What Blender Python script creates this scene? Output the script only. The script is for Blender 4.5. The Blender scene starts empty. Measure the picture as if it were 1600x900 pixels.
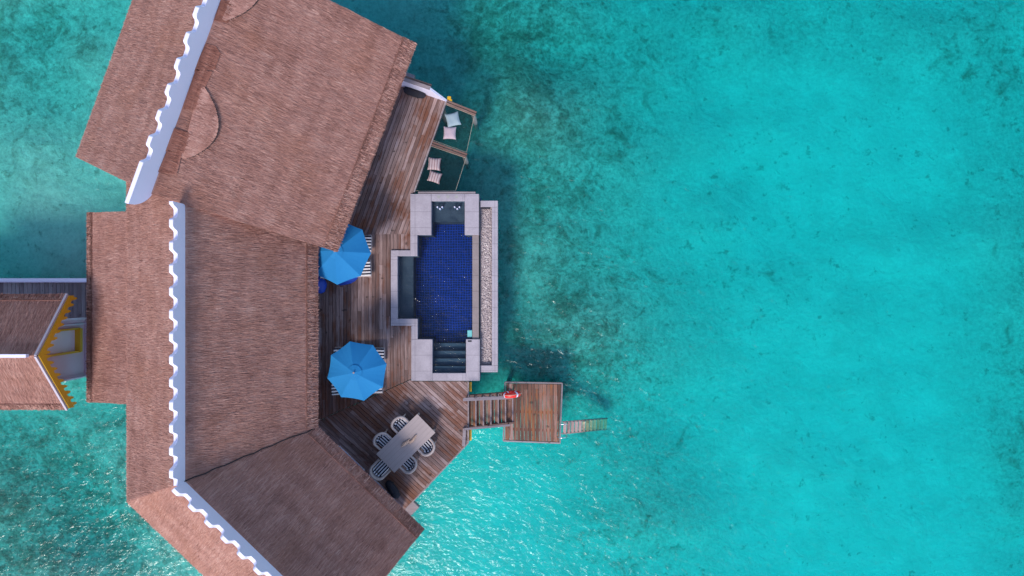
import bpy, math, random
import numpy as np
from mathutils import Vector, Matrix
random.seed(7); RNG = np.random.default_rng(11)
R = math.radians
SC = bpy.context.scene
COL = SC.collection
# ------------------------------------------------------------------ camera, sky, sun, exposure
F, CZ = 1142.0, 28.5                 # focal length in photo pixels, camera height over the deck
WATER = -1.8                         # water level (the deck is z = 0)
cam_d = bpy.data.cameras.new('camera'); cam = bpy.data.objects.new('camera', cam_d); COL.objects.link(cam)
cam.location = (0, 0, CZ); cam.rotation_euler = (0, 0, 0)
cam_d.sensor_width = 36; cam_d.lens = 36 * F / 1600; cam_d.clip_end = 3000; cam_d.clip_start = 0.5
SC.camera = cam
SUN_AZ, SUN_EL = 202.0, 48.0         # compass azimuth (clockwise from +Y), elevation
w = bpy.data.worlds.new('World'); SC.world = w; w.use_nodes = True
nt = w.node_tree; bg = nt.nodes['Background']
sky = nt.nodes.new('ShaderNodeTexSky'); sky.sky_type = 'NISHITA'; sky.sun_disc = False
sky.sun_elevation = R(SUN_EL); sky.sun_rotation = R(SUN_AZ)
nt.links.new(sky.outputs[0], bg.inputs[0]); bg.inputs[1].default_value = 0.15
sd = bpy.data.lights.new('sun', 'SUN'); so = bpy.data.objects.new('sun', sd); COL.objects.link(so)
sd.energy = 2.0; sd.angle = R(15.0); sd.color = (1.0, 0.92, 0.83)
sv = Vector((math.sin(R(SUN_AZ)) * math.cos(R(SUN_EL)), math.cos(R(SUN_AZ)) * math.cos(R(SUN_EL)), math.sin(R(SUN_EL))))
so.rotation_euler = sv.to_track_quat('Z', 'Y').to_euler(); so.location = sv * 60
SC.view_settings.view_transform = 'Standard'; SC.view_settings.look = 'None'
SC.view_settings.gamma = 1; SC.view_settings.exposure = 0.70; SC.view_settings.use_curve_mapping = False
SC.render.engine = 'CYCLES'
SC.cycles.transparent_max_bounces = 12

# ------------------------------------------------------------------ helpers
def P(px, py, z=0.0):
    k = (CZ - z) / F
    return Vector(((px - 800) * k, (450 - py) * k, z))

def tag(o, label=None, cat=None, group=None, kind=None):
    if label: o['label'] = label
    if cat: o['category'] = cat
    if group: o['group'] = group
    if kind: o['kind'] = kind
    return o

def thing(name, label, cat, loc=(0, 0, 0), rz=0.0, group=None):
    o = bpy.data.objects.new(name, None); COL.objects.link(o)
    o.location = loc; o.rotation_euler = (0, 0, rz); o.empty_display_size = 0.3
    return tag(o, label, cat, group)

def copy_tree(o, parent=None):
    c = o.copy(); COL.objects.link(c); c.parent = parent
    for ch in list(o.children): copy_tree(ch, c)
    return c

class MB:
    def __init__(s): s.v = []; s.f = []; s.r = []; s.uv = []
    def add(s, vs, fs, rnd=0.5, uv=None):
        b = len(s.v)
        for i, p in enumerate(vs):
            s.v.append(tuple(p)); s.r.append(rnd); s.uv.append(uv[i] if uv else (p[0], p[1]))
        for f in fs: s.f.append(tuple(b + i for i in f))
    def box(s, c, size, rz=0.0, rnd=0.5, m=None):
        hx, hy, hz = size[0] / 2, size[1] / 2, size[2] / 2
        M = m if m else Matrix.Translation(Vector(c)) @ Matrix.Rotation(rz, 4, 'Z')
        vs = [M @ Vector((x, y, z)) for z in (-hz, hz) for x, y in ((-hx, -hy), (hx, -hy), (hx, hy), (-hx, hy))]
        s.add(vs, [(3, 2, 1, 0), (4, 5, 6, 7), (0, 1, 5, 4), (1, 2, 6, 5), (2, 3, 7, 6), (3, 0, 4, 7)], rnd)
    def beam(s, a, b, wd, ht, rnd=0.5):
        a, b = Vector(a), Vector(b); d = b - a; L = d.length
        if L < 1e-6: return
        x = d / L; up = Vector((0, 0, 1)) if abs(x.z) < 0.95 else Vector((0, 1, 0))
        y = up.cross(x).normalized(); z = x.cross(y)
        M = Matrix(((x.x, y.x, z.x, (a.x + b.x) / 2), (x.y, y.y, z.y, (a.y + b.y) / 2), (x.z, y.z, z.z, (a.z + b.z) / 2), (0, 0, 0, 1)))
        s.box(None, (L, wd, ht), m=M, rnd=rnd)
    def prism(s, poly, z0, z1, rnd=0.5, uvf=None):
        n = len(poly)
        a = sum(poly[i][0] * poly[(i + 1) % n][1] - poly[(i + 1) % n][0] * poly[i][1] for i in range(n))
        if a < 0: poly = poly[::-1]
        vs = [(p[0], p[1], z0) for p in poly] + [(p[0], p[1], z1) for p in poly]
        fs = [tuple(range(n - 1, -1, -1)), tuple(range(n, 2 * n))] + [(i, (i + 1) % n, n + (i + 1) % n, n + i) for i in range(n)]
        s.add(vs, fs, rnd, [uvf(v) for v in vs] if uvf else None)
    def tube(s, pts, rad, n=8, closed=False, rnd=0.5):
        pts = [Vector(p) for p in pts]; m = len(pts); vs = []
        for i, p in enumerate(pts):
            q0 = pts[i - 1] if (i > 0 or closed) else p
            q1 = pts[(i + 1) % m] if (i < m - 1 or closed) else p
            t = (q1 - q0).normalized()
            up = Vector((0, 0, 1)) if abs(t.z) < 0.9 else Vector((0, 1, 0))
            a = up.cross(t).normalized(); b = t.cross(a)
            rr = rad[i] if isinstance(rad, (list, tuple)) else rad
            for k in range(n):
                an = 2 * math.pi * k / n
                vs.append(p + (a * math.cos(an) + b * math.sin(an)) * rr)
        fs = []
        for i in range(m if closed else m - 1):
            j = (i + 1) % m
            for k in range(n):
                l = (k + 1) % n
                fs.append((i * n + k, j * n + k, j * n + l, i * n + l)[::-1])
        if not closed:
            fs.append(tuple(range(n))); fs.append(tuple(range((m - 1) * n, m * n))[::-1])
        s.add(vs, fs, rnd)
    def lathe(s, prof, c=(0, 0, 0), n=20, rnd=0.5):
        vs = [(c[0] + r * math.cos(2 * math.pi * k / n), c[1] + r * math.sin(2 * math.pi * k / n), c[2] + z) for r, z in prof for k in range(n)]
        fs = [(i * n + k, i * n + (k + 1) % n, (i + 1) * n + (k + 1) % n, (i + 1) * n + k) for i in range(len(prof) - 1) for k in range(n)]
        s.add(vs, fs, rnd)
    def build(s, name, mat, parent=None, smooth=False, base=None, local=False, bevel=0):
        off = Vector((0, 0, 0))
        if not local:
            if parent is not None:
                q = parent
                while q is not None: off += Vector(q.location); q = q.parent
            elif base is not None: off = Vector(base)
        me = bpy.data.meshes.new(name)
        V = np.array(s.v, dtype=np.float64) - np.array(off)
        me.from_pydata(V.tolist(), [], s.f)
        at = me.attributes.new('rnd', 'FLOAT', 'POINT'); at.data.foreach_set('value', np.array(s.r, dtype=np.float32))
        ul = me.uv_layers.new(name='UVMap')
        li = np.zeros(len(me.loops), dtype=np.int32); me.loops.foreach_get('vertex_index', li)
        ul.data.foreach_set('uv', np.array(s.uv, dtype=np.float32)[li].ravel())
        if smooth: me.polygons.foreach_set('use_smooth', [True] * len(me.polygons))
        me.materials.append(mat); me.update()
        o = bpy.data.objects.new(name, me); COL.objects.link(o)
        if parent is not None: o.parent = parent
        elif base is not None: o.location = base
        if bevel:
            b = o.modifiers.new('bevel', 'BEVEL'); b.width = bevel; b.segments = 2; b.limit_method = 'ANGLE'
        return o

def clip(poly, n, d):                 # keep points where n.p <= d
    out = []
    for i in range(len(poly)):
        a, b = poly[i], poly[(i + 1) % len(poly)]
        da, db = n[0] * a[0] + n[1] * a[1] - d, n[0] * b[0] + n[1] * b[1] - d
        if da <= 0: out.append(a)
        if (da < 0 < db) or (db < 0 < da):
            t = da / (da - db); out.append((a[0] + (b[0] - a[0]) * t, a[1] + (b[1] - a[1]) * t))
    return out

def planks(mb, poly, ang, wd=0.14, gap=0.012, z0=-0.035, z1=0.0, jl=3.2, maxjit=0.004):
    """real boards running along ang, cut to the outline"""
    d = (math.cos(ang), math.sin(ang)); n = (-d[1], d[0])
    ts = [n[0] * p[0] + n[1] * p[1] for p in poly]; ss = [d[0] * p[0] + d[1] * p[1] for p in poly]
    t = math.floor(min(ts) / wd) * wd
    while t < max(ts):
        strip = clip(clip(poly, n, t + wd - gap / 2), (-n[0], -n[1]), -(t + gap / 2))
        if len(strip) > 2:
            s = min(ss) - random.random() * jl
            while s < max(ss):
                L = jl * random.uniform(0.6, 1.25)
                pc = clip(clip(strip, d, s + L - 0.004), (-d[0], -d[1]), -s)
                if len(pc) > 2:
                    r = random.random(); o = random.random() * 50
                    dz = random.uniform(-maxjit, maxjit)
                    mb.prism(pc, z0, z1 + dz, r, lambda v, o=o: (d[0] * v[0] + d[1] * v[1] + o, n[0] * v[0] + n[1] * v[1]))
                s += L
        t += wd

# ------------------------------------------------------------------ materials
class NT:
    def __init__(s, name):
        s.m = bpy.data.materials.new(name); s.m.use_nodes = True
        s.t = s.m.node_tree; s.b = s.t.nodes['Principled BSDF']; s.out = s.t.nodes['Material Output']
    def n(s, typ, **kw):
        x = s.t.nodes.new('ShaderNode' + typ)
        for k, v in kw.items(): setattr(x, k, v)
        return x
    def l(s, a, b): s.t.links.new(a, b)
    def val(s, x, sock):
        if isinstance(x, (int, float)): sock.default_value = x
        elif isinstance(x, tuple): sock.default_value = x if len(x) == len(sock.default_value) else (*x, 1)
        else: s.l(x, sock)
    def math(s, op, a, b=0.0, c=None, clamp=False):
        x = s.n('Math', operation=op, use_clamp=clamp); s.val(a, x.inputs[0]); s.val(b, x.inputs[1])
        if c is not None: s.val(c, x.inputs[2])
        return x.outputs[0]
    def coord(s, kind='Object', scale=(1, 1, 1), rot=(0, 0, 0)):
        if kind == 'UV': src = s.n('UVMap').outputs[0]
        elif kind == 'World': src = s.n('NewGeometry').outputs['Position']
        else: src = s.n('TexCoord').outputs[kind]
        mp = s.n('Mapping'); s.l(src, mp.inputs[0]); mp.inputs['Scale'].default_value = scale; mp.inputs['Rotation'].default_value = rot
        return mp.outputs[0]
    def noise(s, v, scale=1.0, detail=3.0, rough=0.5, dist=0.0, out=0):
        x = s.n('TexNoise'); s.l(v, x.inputs['Vector']); x.inputs['Scale'].default_value = scale
        x.inputs['Detail'].default_value = detail; x.inputs['Roughness'].default_value = rough; x.inputs['Distortion'].default_value = dist
        return x.outputs[out]
    def ramp(s, fac, stops, interp='LINEAR'):
        x = s.n('ValToRGB'); x.color_ramp.interpolation = interp
        e = x.color_ramp.elements
        while len(e) < len(stops): e.new(0.5)
        for i, (p, c) in enumerate(stops):
            e[i].position = p; e[i].color = (*c, 1) if isinstance(c, tuple) else (c, c, c, 1)
        s.val(fac, x.inputs[0]); return x.outputs[0]
    def mix(s, f, a, b, typ='MIX'):
        x = s.n('Mix', data_type='RGBA', blend_type=typ); s.val(f, x.inputs[0]); s.val(a, x.inputs[6]); s.val(b, x.inputs[7])
        return x.outputs[2]
    def attr(s, name):
        x = s.n('Attribute'); x.attribute_name = name; return x.outputs['Fac']
    def bump(s, h, strength=0.3, dist=0.02):
        x = s.n('Bump'); x.inputs['Strength'].default_value = strength; x.inputs['Distance'].default_value = dist
        s.l(h, x.inputs['Height']); return x.outputs[0]
    def fin(s, col=None, rough=0.7, normal=None, spec=None, metal=None):
        if col is not None: s.val(col, s.b.inputs['Base Color'])
        s.val(rough, s.b.inputs['Roughness'])
        if normal is not None: s.l(normal, s.b.inputs['Normal'])
        if spec is not None: s.b.inputs['Specular IOR Level'].default_value = spec
        if metal is not None: s.b.inputs['Metallic'].default_value = metal
        return s.m

def m_plain(name, col, rough=0.6, var=0.12, scale=3.0, metal=None, bump=0.0):
    t = NT(name); v = t.coord('Object'); nz = t.noise(v, scale, 4, 0.6)
    c = t.mix(nz, tuple(x * (1 - var) for x in col), tuple(min(1, x * (1 + var)) for x in col))
    nm = t.bump(t.noise(v, scale * 12, 3), bump, 0.01) if bump else None
    return t.fin(c, rough, nm, metal=metal)

def m_thatch(name, dark, mid, light, stain, stain_amt=0.5):
    t = NT(name)
    uv = t.coord('UV')
    streak = t.noise(t.coord('UV', (26, 2.4, 1)), 1.0, 4, 0.65, 0.2)
    course = t.noise(t.coord('UV', (0.55, 4.2, 1)), 1.0, 3, 0.6, 0.3)       # worn courses along the eave
    runs = t.noise(t.coord('UV', (1.6, 0.35, 1)), 1.0, 3, 0.6, 0.5)          # weathering that runs down the slope
    blot = t.noise(uv, 0.45, 4, 0.6, 0.4)
    r = t.attr('rnd')
    f = t.math('ADD', t.math('MULTIPLY', streak, 0.55), t.math('MULTIPLY', r, 0.30))
    f = t.math('ADD', f, t.math('MULTIPLY', t.math('SUBTRACT', course, 0.5), 0.75))
    f = t.math('ADD', f, t.math('MULTIPLY', t.math('SUBTRACT', runs, 0.5), 0.3))
    sv_ = t.n('SeparateXYZ'); t.l(uv, sv_.inputs[0])          # thatched in fine overlapping courses
    row = t.math('FRACT', t.math('ADD', t.math('MULTIPLY', sv_.outputs[1], 4.3), t.math('MULTIPLY', t.noise(t.coord('UV', (1.3, 1.3, 1)), 1.0, 3), 0.9)))
    f = t.math('ADD', f, t.math('MULTIPLY', t.math('SUBTRACT', row, 0.40), 0.16))
    c = t.ramp(f, [(0.15, dark), (0.47, mid), (0.85, light)])
    st = t.ramp(blot, [(0.5, 0.0), (0.68, 1.0)])
    c = t.mix(t.math('MULTIPLY', st, stain_amt), c, stain, 'MIX')
    nm = t.bump(streak, 0.7, 0.03)
    return t.fin(c, 0.9, nm, spec=0.1)

def m_wood(name, a, b, c_stain, stain=0.6, rough=0.72, darkc=(0.03, 0.018, 0.016), wear=(0.36, 0.29, 0.31)):
    t = NT(name)
    r = t.attr('rnd')
    grain = t.noise(t.coord('UV', (1.6, 30, 1)), 1.0, 4, 0.6, 0.4)
    long_ = t.noise(t.coord('UV', (0.55, 5, 1)), 1.0, 3, 0.6, 0.3)
    world = t.coord('World')
    blot = t.noise(world, 0.55, 4, 0.62, 0.6)
    f = t.math('ADD', t.math('MULTIPLY', r, 0.58), t.math('MULTIPLY', t.math('SUBTRACT', long_, 0.33), 1.1))
    f = t.math('ADD', f, t.math('MULTIPLY', t.math('SUBTRACT', grain, 0.5), 1.1))
    c = t.ramp(f, [(0.12, b), (0.5, tuple((x + y) / 2 for x, y in zip(a, b))), (0.72, a), (0.95, wear)])
    st = t.ramp(t.math('ADD', blot, t.math('MULTIPLY', t.math('SUBTRACT', long_, 0.5), 0.9)), [(0.48, 0.0), (0.66, 1.0)])
    c = t.mix(t.math('MULTIPLY', st, stain), c, c_stain)
    kn = t.noise(world, 4.2, 2, 0.5)
    c = t.mix(t.math('MULTIPLY', t.ramp(kn, [(0.66, 0.0), (0.74, 1.0)]), 0.75), c, darkc)
    return t.fin(c, rough, t.bump(grain, 0.35, 0.006), spec=0.3)

M = {}
M['thatch'] = m_thatch('thatch', (0.19, 0.086, 0.070), (0.405, 0.205, 0.168), (0.60, 0.385, 0.33), (0.35, 0.155, 0.105), 0.45)
M['thatch_patch'] = m_thatch('thatch_patch', (0.15, 0.055, 0.042), (0.29, 0.125, 0.095), (0.40, 0.21, 0.17), (0.19, 0.07, 0.05), 0.5)
M['deck'] = m_wood('weathered_deck', (0.37, 0.255, 0.24), (0.135, 0.077, 0.068), (0.15, 0.048, 0.022), 0.85)
M['jetty'] = m_wood('jetty_wood', (0.29, 0.155, 0.12), (0.09, 0.038, 0.025), (0.27, 0.09, 0.028), 0.9)
M['grey_wood'] = m_wood('grey_wood', (0.38, 0.33, 0.34), (0.17, 0.13, 0.145), (0.2, 0.13, 0.12), 0.4)
M['rail_wood'] = m_wood('rail_wood', (0.32, 0.27, 0.29), (0.19, 0.15, 0.165), (0.22, 0.14, 0.12), 0.3)
M['pink_wood'] = m_wood('ladder_wood', (0.43, 0.31, 0.30), (0.29, 0.19, 0.18), (0.28, 0.16, 0.11), 0.3)
M['algae'] = m_wood('algae_wood', (0.58, 0.46, 0.30), (0.36, 0.28, 0.17), (0.34, 0.2, 0.09), 0.4)
M['beam_wood'] = m_wood('beam_wood', (0.25, 0.155, 0.13), (0.13, 0.075, 0.065), (0.15, 0.065, 0.05), 0.4)
M['white'] = m_plain('white_paint', (0.75, 0.71, 0.88), 0.45, 0.03, 1.2)
M['wall_white'] = m_plain('white_render', (0.60, 0.46, 0.60), 0.7, 0.05, 1.0, bump=0.1)
M['barge'] = m_plain('lavender_grey_paint', (0.42, 0.36, 0.42), 0.6, 0.06, 1.5)
M['yellow'] = m_plain('yellow_paint', (0.62, 0.33, 0.01), 0.5, 0.12, 3.0)
M['dark'] = m_plain('black_fabric', (0.014, 0.014, 0.024), 0.85, 0.3, 6.0, bump=0.2)
M['concrete'] = m_plain('concrete', (0.32, 0.31, 0.30), 0.85, 0.2, 2.0, bump=0.2)
M['chrome'] = m_plain('steel', (0.75, 0.76, 0.78), 0.22, 0.05, 3.0, metal=1.0)
M['red'] = m_plain('red_vinyl', (0.72, 0.012, 0.008), 0.4, 0.12, 5.0)
M['rope'] = m_plain('rope', (0.55, 0.45, 0.36), 0.9, 0.2, 9.0)
M['teal_mat'] = m_plain('teal_plastic', (0.16, 0.50, 0.50), 0.4, 0.06, 3.0)
M['vinyl_blue'] = m_plain('blue_cover', (0.008, 0.055, 0.42), 0.6, 0.15, 4.0, bump=0.15)
M['driftwood'] = m_plain('driftwood', (0.46, 0.31, 0.24), 0.8, 0.35, 14.0, bump=0.4)
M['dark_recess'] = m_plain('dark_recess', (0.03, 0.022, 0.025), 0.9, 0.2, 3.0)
M['brass'] = m_plain('nozzle', (0.85, 0.86, 0.88), 0.3, 0.03, 3.0)

def m_canvas():
    t = NT('blue_canvas'); v = t.coord('Object')
    wv = t.noise(v, 2.2, 4, 0.55, 0.3)
    c = t.mix(t.math('ADD', t.math('MULTIPLY', wv, 0.5), t.math('MULTIPLY', t.attr('rnd'), 0.5)), (0.011, 0.150, 0.37), (0.021, 0.205, 0.46))
    return t.fin(c, 0.8, t.bump(wv, 0.25, 0.03), spec=0.2)
M['canvas'] = m_canvas()

def m_stripe(name, a, b, freq, axis=0, kind='Object', duty=0.5, rough=0.8):
    t = NT(name); v = t.coord(kind); sp = t.n('SeparateXYZ'); t.l(v, sp.inputs[0])
    fr = t.math('FRACT', t.math('MULTIPLY', sp.outputs[axis], freq))
    m = t.math('GREATER_THAN', fr, duty)
    nz = t.noise(v, 6, 3)
    c = t.mix(m, a, b); c = t.mix(0.15, c, nz, 'MULTIPLY')
    return t.fin(c, rough, t.bump(t.noise(v, 50, 2), 0.2, 0.005), spec=0.2)
M['stripe'] = m_stripe('striped_canvas', (0.012, 0.012, 0.03), (0.74, 0.70, 0.72), 8.3, 1)
M['chair_stripe'] = m_stripe('striped_cushion', (0.008, 0.010, 0.035), (0.85, 0.83, 0.88), 10.0, 0, duty=0.52)
M['pillow_stripe'] = m_stripe('striped_pillow', (0.27, 0.165, 0.18), (0.46, 0.36, 0.37), 10.0, 0, duty=0.35)
M['pillow_grey'] = m_plain('pale_blue_fabric', (0.27, 0.35, 0.40), 0.85, 0.08, 5, bump=0.2)
M['pillow_pink'] = m_plain('pale_pink_fabric', (0.43, 0.335, 0.385), 0.85, 0.08, 5, bump=0.2)
M['rattan'] = m_plain('pale_rattan', (0.46, 0.37, 0.35), 0.75, 0.25, 25, bump=0.5)

def m_tabletop():
    t = NT('washed_oak'); g = t.noise(t.coord('Object', (2, 24, 4)), 1, 4, 0.6, 0.4)
    c = t.mix(g, (0.31, 0.24, 0.235), (0.42, 0.34, 0.335))
    sp = t.n('SeparateXYZ'); t.l(t.coord('Object'), sp.inputs[0])
    fr = t.math('FRACT', t.math('MULTIPLY', sp.outputs[1], 6.0)); ln = t.math('LESS_THAN', fr, 0.045)
    c = t.mix(t.math('MULTIPLY', ln, 0.5), c, (0.12, 0.09, 0.09))
    return t.fin(c, 0.6)
M['tabletop'] = m_tabletop()

def m_stone(name, a, b, sp_x=0.62, joint=0.02):
    t = NT(name); v = t.coord('World'); s1 = t.noise(v, 1.6, 5, 0.65); s2 = t.noise(v, 22, 3, 0.7)
    f = t.math('ADD', t.math('MULTIPLY', s1, 0.6), t.math('MULTIPLY', s2, 0.4))
    c = t.ramp(f, [(0.3, a), (0.7, b)])
    sp = t.n('SeparateXYZ'); t.l(v, sp.inputs[0])
    for ax, ph in ((0, 0.1), (1, 0.23)):
        fr = t.math('FRACT', t.math('ADD', t.math('MULTIPLY', sp.outputs[ax], 1 / sp_x), ph))
        c = t.mix(t.math('MULTIPLY', t.math('LESS_THAN', fr, joint / sp_x), 0.55), c, tuple(x * 0.55 for x in a))
    return t.fin(c, 0.7, t.bump(s2, 0.3, 0.004))
M['stone'] = m_stone('pale_stone', (0.27, 0.235, 0.275), (0.45, 0.40, 0.45))
M['stone_wet'] = m_stone('wet_stone', (0.20, 0.155, 0.15), (0.29, 0.235, 0.235))
M['peb_bed'] = m_stone('basin_stone', (0.30, 0.24, 0.25), (0.40, 0.33, 0.34), 5.0, 0.01)
M['shelf'] = m_stone('grey_pool_tile', (0.075, 0.060, 0.068), (0.115, 0.092, 0.10), 0.3, 0.008)
M['stepstone'] = m_stone('step_tile', (0.060, 0.066, 0.082), (0.10, 0.105, 0.125), 0.3, 0.008)

def m_pooltile():
    t = NT('blue_mosaic'); v = t.coord('World')
    ds = t.noise(v, 2.6, 2, 0.5, 0, 1)
    mx = t.n('VectorMath', operation='MULTIPLY_ADD'); t.l(ds, mx.inputs[0]); mx.inputs[1].default_value = (0.10, 0.10, 0.10); t.l(v, mx.inputs[2])
    sp = t.n('SeparateXYZ'); t.l(mx.outputs[0], sp.inputs[0])
    g = None
    for ax in (0, 1, 2):
        fr = t.math('FRACT', t.math('MULTIPLY', sp.outputs[ax], 1 / 0.104))
        a = t.math('LESS_THAN', fr, 0.19)
        g = a if g is None else (t.math('MAXIMUM', g, a) if ax < 2 else g)
    sn = t.n('VectorMath', operation='SNAP'); t.l(mx.outputs[0], sn.inputs[0]); sn.inputs[1].default_value = (0.104, 0.104, 0.104)
    wn = t.n('TexWhiteNoise'); t.l(sn.outputs[0], wn.inputs[0])
    c = t.mix(wn.outputs[0], (0.001, 0.004, 0.045), (0.002, 0.008, 0.095))
    br = t.noise(v, 1.1, 3)
    c = t.mix(t.math('MULTIPLY', g, t.math('ADD', 0.25, t.math('MULTIPLY', br, 0.8))), c, (0.012, 0.07, 0.52))
    return t.fin(c, 0.3)
M['pooltile'] = m_pooltile()

def m_pebble():
    t = NT('pebbles'); v = t.coord('World'); vo = t.n('TexVoronoi'); t.l(v, vo.inputs['Vector']); vo.inputs['Scale'].default_value = 17
    c = t.mix(t.math('POWER', vo.outputs[0], 0.7), (0.62, 0.50, 0.48), (0.12, 0.08, 0.085))
    sp = t.n('SeparateColor'); t.l(vo.outputs['Color'], sp.inputs[0])
    c = t.mix(t.math('MULTIPLY', sp.outputs[0], 0.55), c, (0.24, 0.17, 0.17))
    return t.fin(c, 0.6, t.bump(t.math('MULTIPLY', vo.outputs[0], -1.0), 0.7, 0.03))
M['pebble'] = m_pebble()

def water_surface(name, tint, bump_s, layers, rough=0.06, ior=1.33):
    t = NT(name); t.t.nodes.remove(t.b); v = t.coord('World')
    h = None
    for sc, amp, dist, st in layers:
        nz = t.noise(t.coord('World', st, (0, 0, R(28))), sc, 3.0, 0.55, dist)
        a = t.math('MULTIPLY', nz, amp); h = a if h is None else t.math('ADD', h, a)
    bp = t.n('Bump'); bp.inputs['Strength'].default_value = 1.0; bp.inputs['Distance'].default_value = bump_s; t.l(h, bp.inputs['Height'])
    fr = t.n('Fresnel'); fr.inputs['IOR'].default_value = ior; t.l(bp.outputs[0], fr.inputs['Normal'])
    tr = t.n('BsdfTransparent'); tr.inputs[0].default_value = (*tint, 1)
    gl = t.n('BsdfGlossy'); gl.inputs['Roughness'].default_value = rough; gl.inputs[0].default_value = (1, 1, 1, 1); t.l(bp.outputs[0], gl.inputs['Normal'])
    mx = t.n('MixShader'); t.l(fr.outputs[0], mx.inputs[0]); t.l(tr.outputs[0], mx.inputs[1]); t.l(gl.outputs[0], mx.inputs[2])
    t.l(mx.outputs[0], t.out.inputs[0]); return t
# ------------------------------------------------------------------ the sea
def build_sea():
    t = water_surface('sea_water', (0.97, 0.99, 0.99), 0.15,
                      [(0.7, 0.5, 0.6, (1, 1.5, 1)), (2.2, 0.30, 0.8, (1, 1.7, 1)), (5.0, 0.15, 0.5, (1, 1.5, 1))], rough=0.14)
    ab = t.n('VolumeAbsorption'); ab.inputs['Color'].default_value = (0.0, 0.957, 0.976, 1); ab.inputs['Density'].default_value = 0.95
    t.l(ab.outputs[0], t.out.inputs['Volume'])
    mb = MB(); mb.box((0, 0, (WATER - 14) / 2), (2400, 2400, 14 + WATER))
    o = mb.build('water', t.m); tag(o, kind='structure')
    # seabed: one sheet, fine near the villa, with the cover (sand / reef) as an attribute
    def axis(h, step, far):
        a = list(np.arange(-h, h + 1e-6, step)); e = []
        x = h
        while x < far: x *= 1.5; e.append(min(x, far))
        return np.array([-q for q in e[::-1]] + a + e)
    xs = axis(26, 0.4, 1190); ys = axis(18, 0.4, 1190)
    X, Y = np.meshgrid(xs, ys, indexing='ij')
    k = (CZ - WATER + 2.2) / F
    PX = X / k + 800; PY = 450 - Y / k            # only used to read distances in plan
    def g(x, y, sx, sy): return np.exp(-((PX - x) / sx) ** 2 - ((PY - y) / sy) ** 2)
    cover = 0.12 + 0.85 * g(790, 60, 190, 200) + 0.62 * g(840, 330, 150, 190) + 0.5 * g(960, 560, 150, 150) + 0.30 * g(990, 780, 120, 110)
    cover += 0.45 * g(1180, 30, 200, 90) + 0.38 * g(1500, 60, 170, 110) + 0.42 * g(1610, 330, 120, 330) + 0.45 * g(1620, 700, 90, 200)
    cover += 0.72 * g(40, 60, 300, 300) + 0.45 * g(620, 820, 60, 90) + 0.72 * g(60, 800, 330, 260) - 0.25 * g(760, 760, 90, 110) + 0.2 * g(1000, 200, 150, 160)
    cover += 0.5 * g(870, 560, 90, 110) + 0.35 * g(790, 610, 60, 60) - 0.3 * g(700, 760, 90, 80) + 0.25 * g(1010, 850, 120, 120); cover = np.clip(cover * 0.84 - 0.02 + 0.28 * g(80, 820, 300, 200) + 0.10 * g(1250, 420, 200, 220), 0.0, 1.0)  # reef near the jetty, thickened as painted shade to blend the terrace shadow
    shal = np.clip(1.15 - (PX - 350) / 620, 0, 1)    # shallower towards the shore side
    far = np.clip((np.hypot(X, Y) - 30) / 200, 0, 1)
    Z = WATER - 2.55 + 1.55 * shal - far * 1.5
    ph = RNG.uniform(0, 6.28, (40, 2)); 
    Z = np.minimum(Z + 0.95 * cover * (1 - far), WATER - 0.75)
    for i in range(40):
        an = RNG.uniform(0, 6.28); fr = RNG.uniform(0.15, 2.2)
        Z += 0.05 / (0.5 + fr) * np.sin(fr * (X * math.cos(an) + Y * math.sin(an)) + ph[i, 0]) * (0.4 + 1.1 * cover)
    nx, ny = len(xs), len(ys)
    V = np.stack([X, Y, Z], -1).reshape(-1, 3)
    idx = np.arange(nx * ny).reshape(nx, ny)
    Fc = np.stack([idx[:-1, :-1], idx[1:, :-1], idx[1:, 1:], idx[:-1, 1:]], -1).reshape(-1, 4)
    me = bpy.data.meshes.new('seabed'); me.from_pydata(V.tolist(), [], Fc.tolist())
    a = me.attributes.new('cover', 'FLOAT', 'POINT'); a.data.foreach_set('value', cover.ravel().astype(np.float32))
    me.polygons.foreach_set('use_smooth', [True] * len(me.polygons))
    t = NT('seabed_sand_and_reef'); v = t.coord('Object')
    cv = t.attr('cover')
    n1 = t.noise(v, 0.28, 5, 0.62, 0.7); n2 = t.noise(v, 1.15, 5, 0.66, 0.8); n3 = t.noise(v, 3.6, 4, 0.7, 0.4)
    s = t.math('ADD', t.math('MULTIPLY', n1, 0.42), t.math('MULTIPLY', n2, 0.58))
    s = t.math('ADD', s, t.math('MULTIPLY', t.math('SUBTRACT', n3, 0.5), 0.30))
    thr = t.math('SUBTRACT', 0.662, t.math('MULTIPLY', cv, 0.26))
    mk = t.math('DIVIDE', t.math('SUBTRACT', s, thr), 0.13, clamp=True)
    film = t.math('MULTIPLY', cv, t.ramp(n2, [(0.3, 0.35), (0.7, 0.85)]))
    sand = t.ramp(t.noise(v, 0.6, 4, 0.6, 0.3), [(0.3, (0.68, 0.65, 0.57)), (0.7, (0.80, 0.77, 0.68))])
    c = t.mix(film, sand, (0.21, 0.20, 0.16))
    reef = t.ramp(n3, [(0.3, (0.085, 0.10, 0.072)), (0.55, (0.16, 0.165, 0.115)), (0.75, (0.34, 0.31, 0.24))])
    c = t.mix(t.math('MULTIPLY', mk, 0.58), c, reef)
    vo = t.n('TexVoronoi'); t.l(v, vo.inputs['Vector']); vo.inputs['Scale'].default_value = 0.85; vo.inputs['Randomness'].default_value = 1
    sp = t.n('SeparateColor'); t.l(vo.outputs['Color'], sp.inputs[0])
    n4 = t.noise(v, 2.3, 4, 0.7, 0.12); dn = t.noise(v, 0.16, 3, 0.6, 0.6)
    th = t.math('SUBTRACT', 0.752, t.math('ADD', t.math('MULTIPLY', dn, 0.24), t.math('MULTIPLY', cv, 0.10)))
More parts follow.
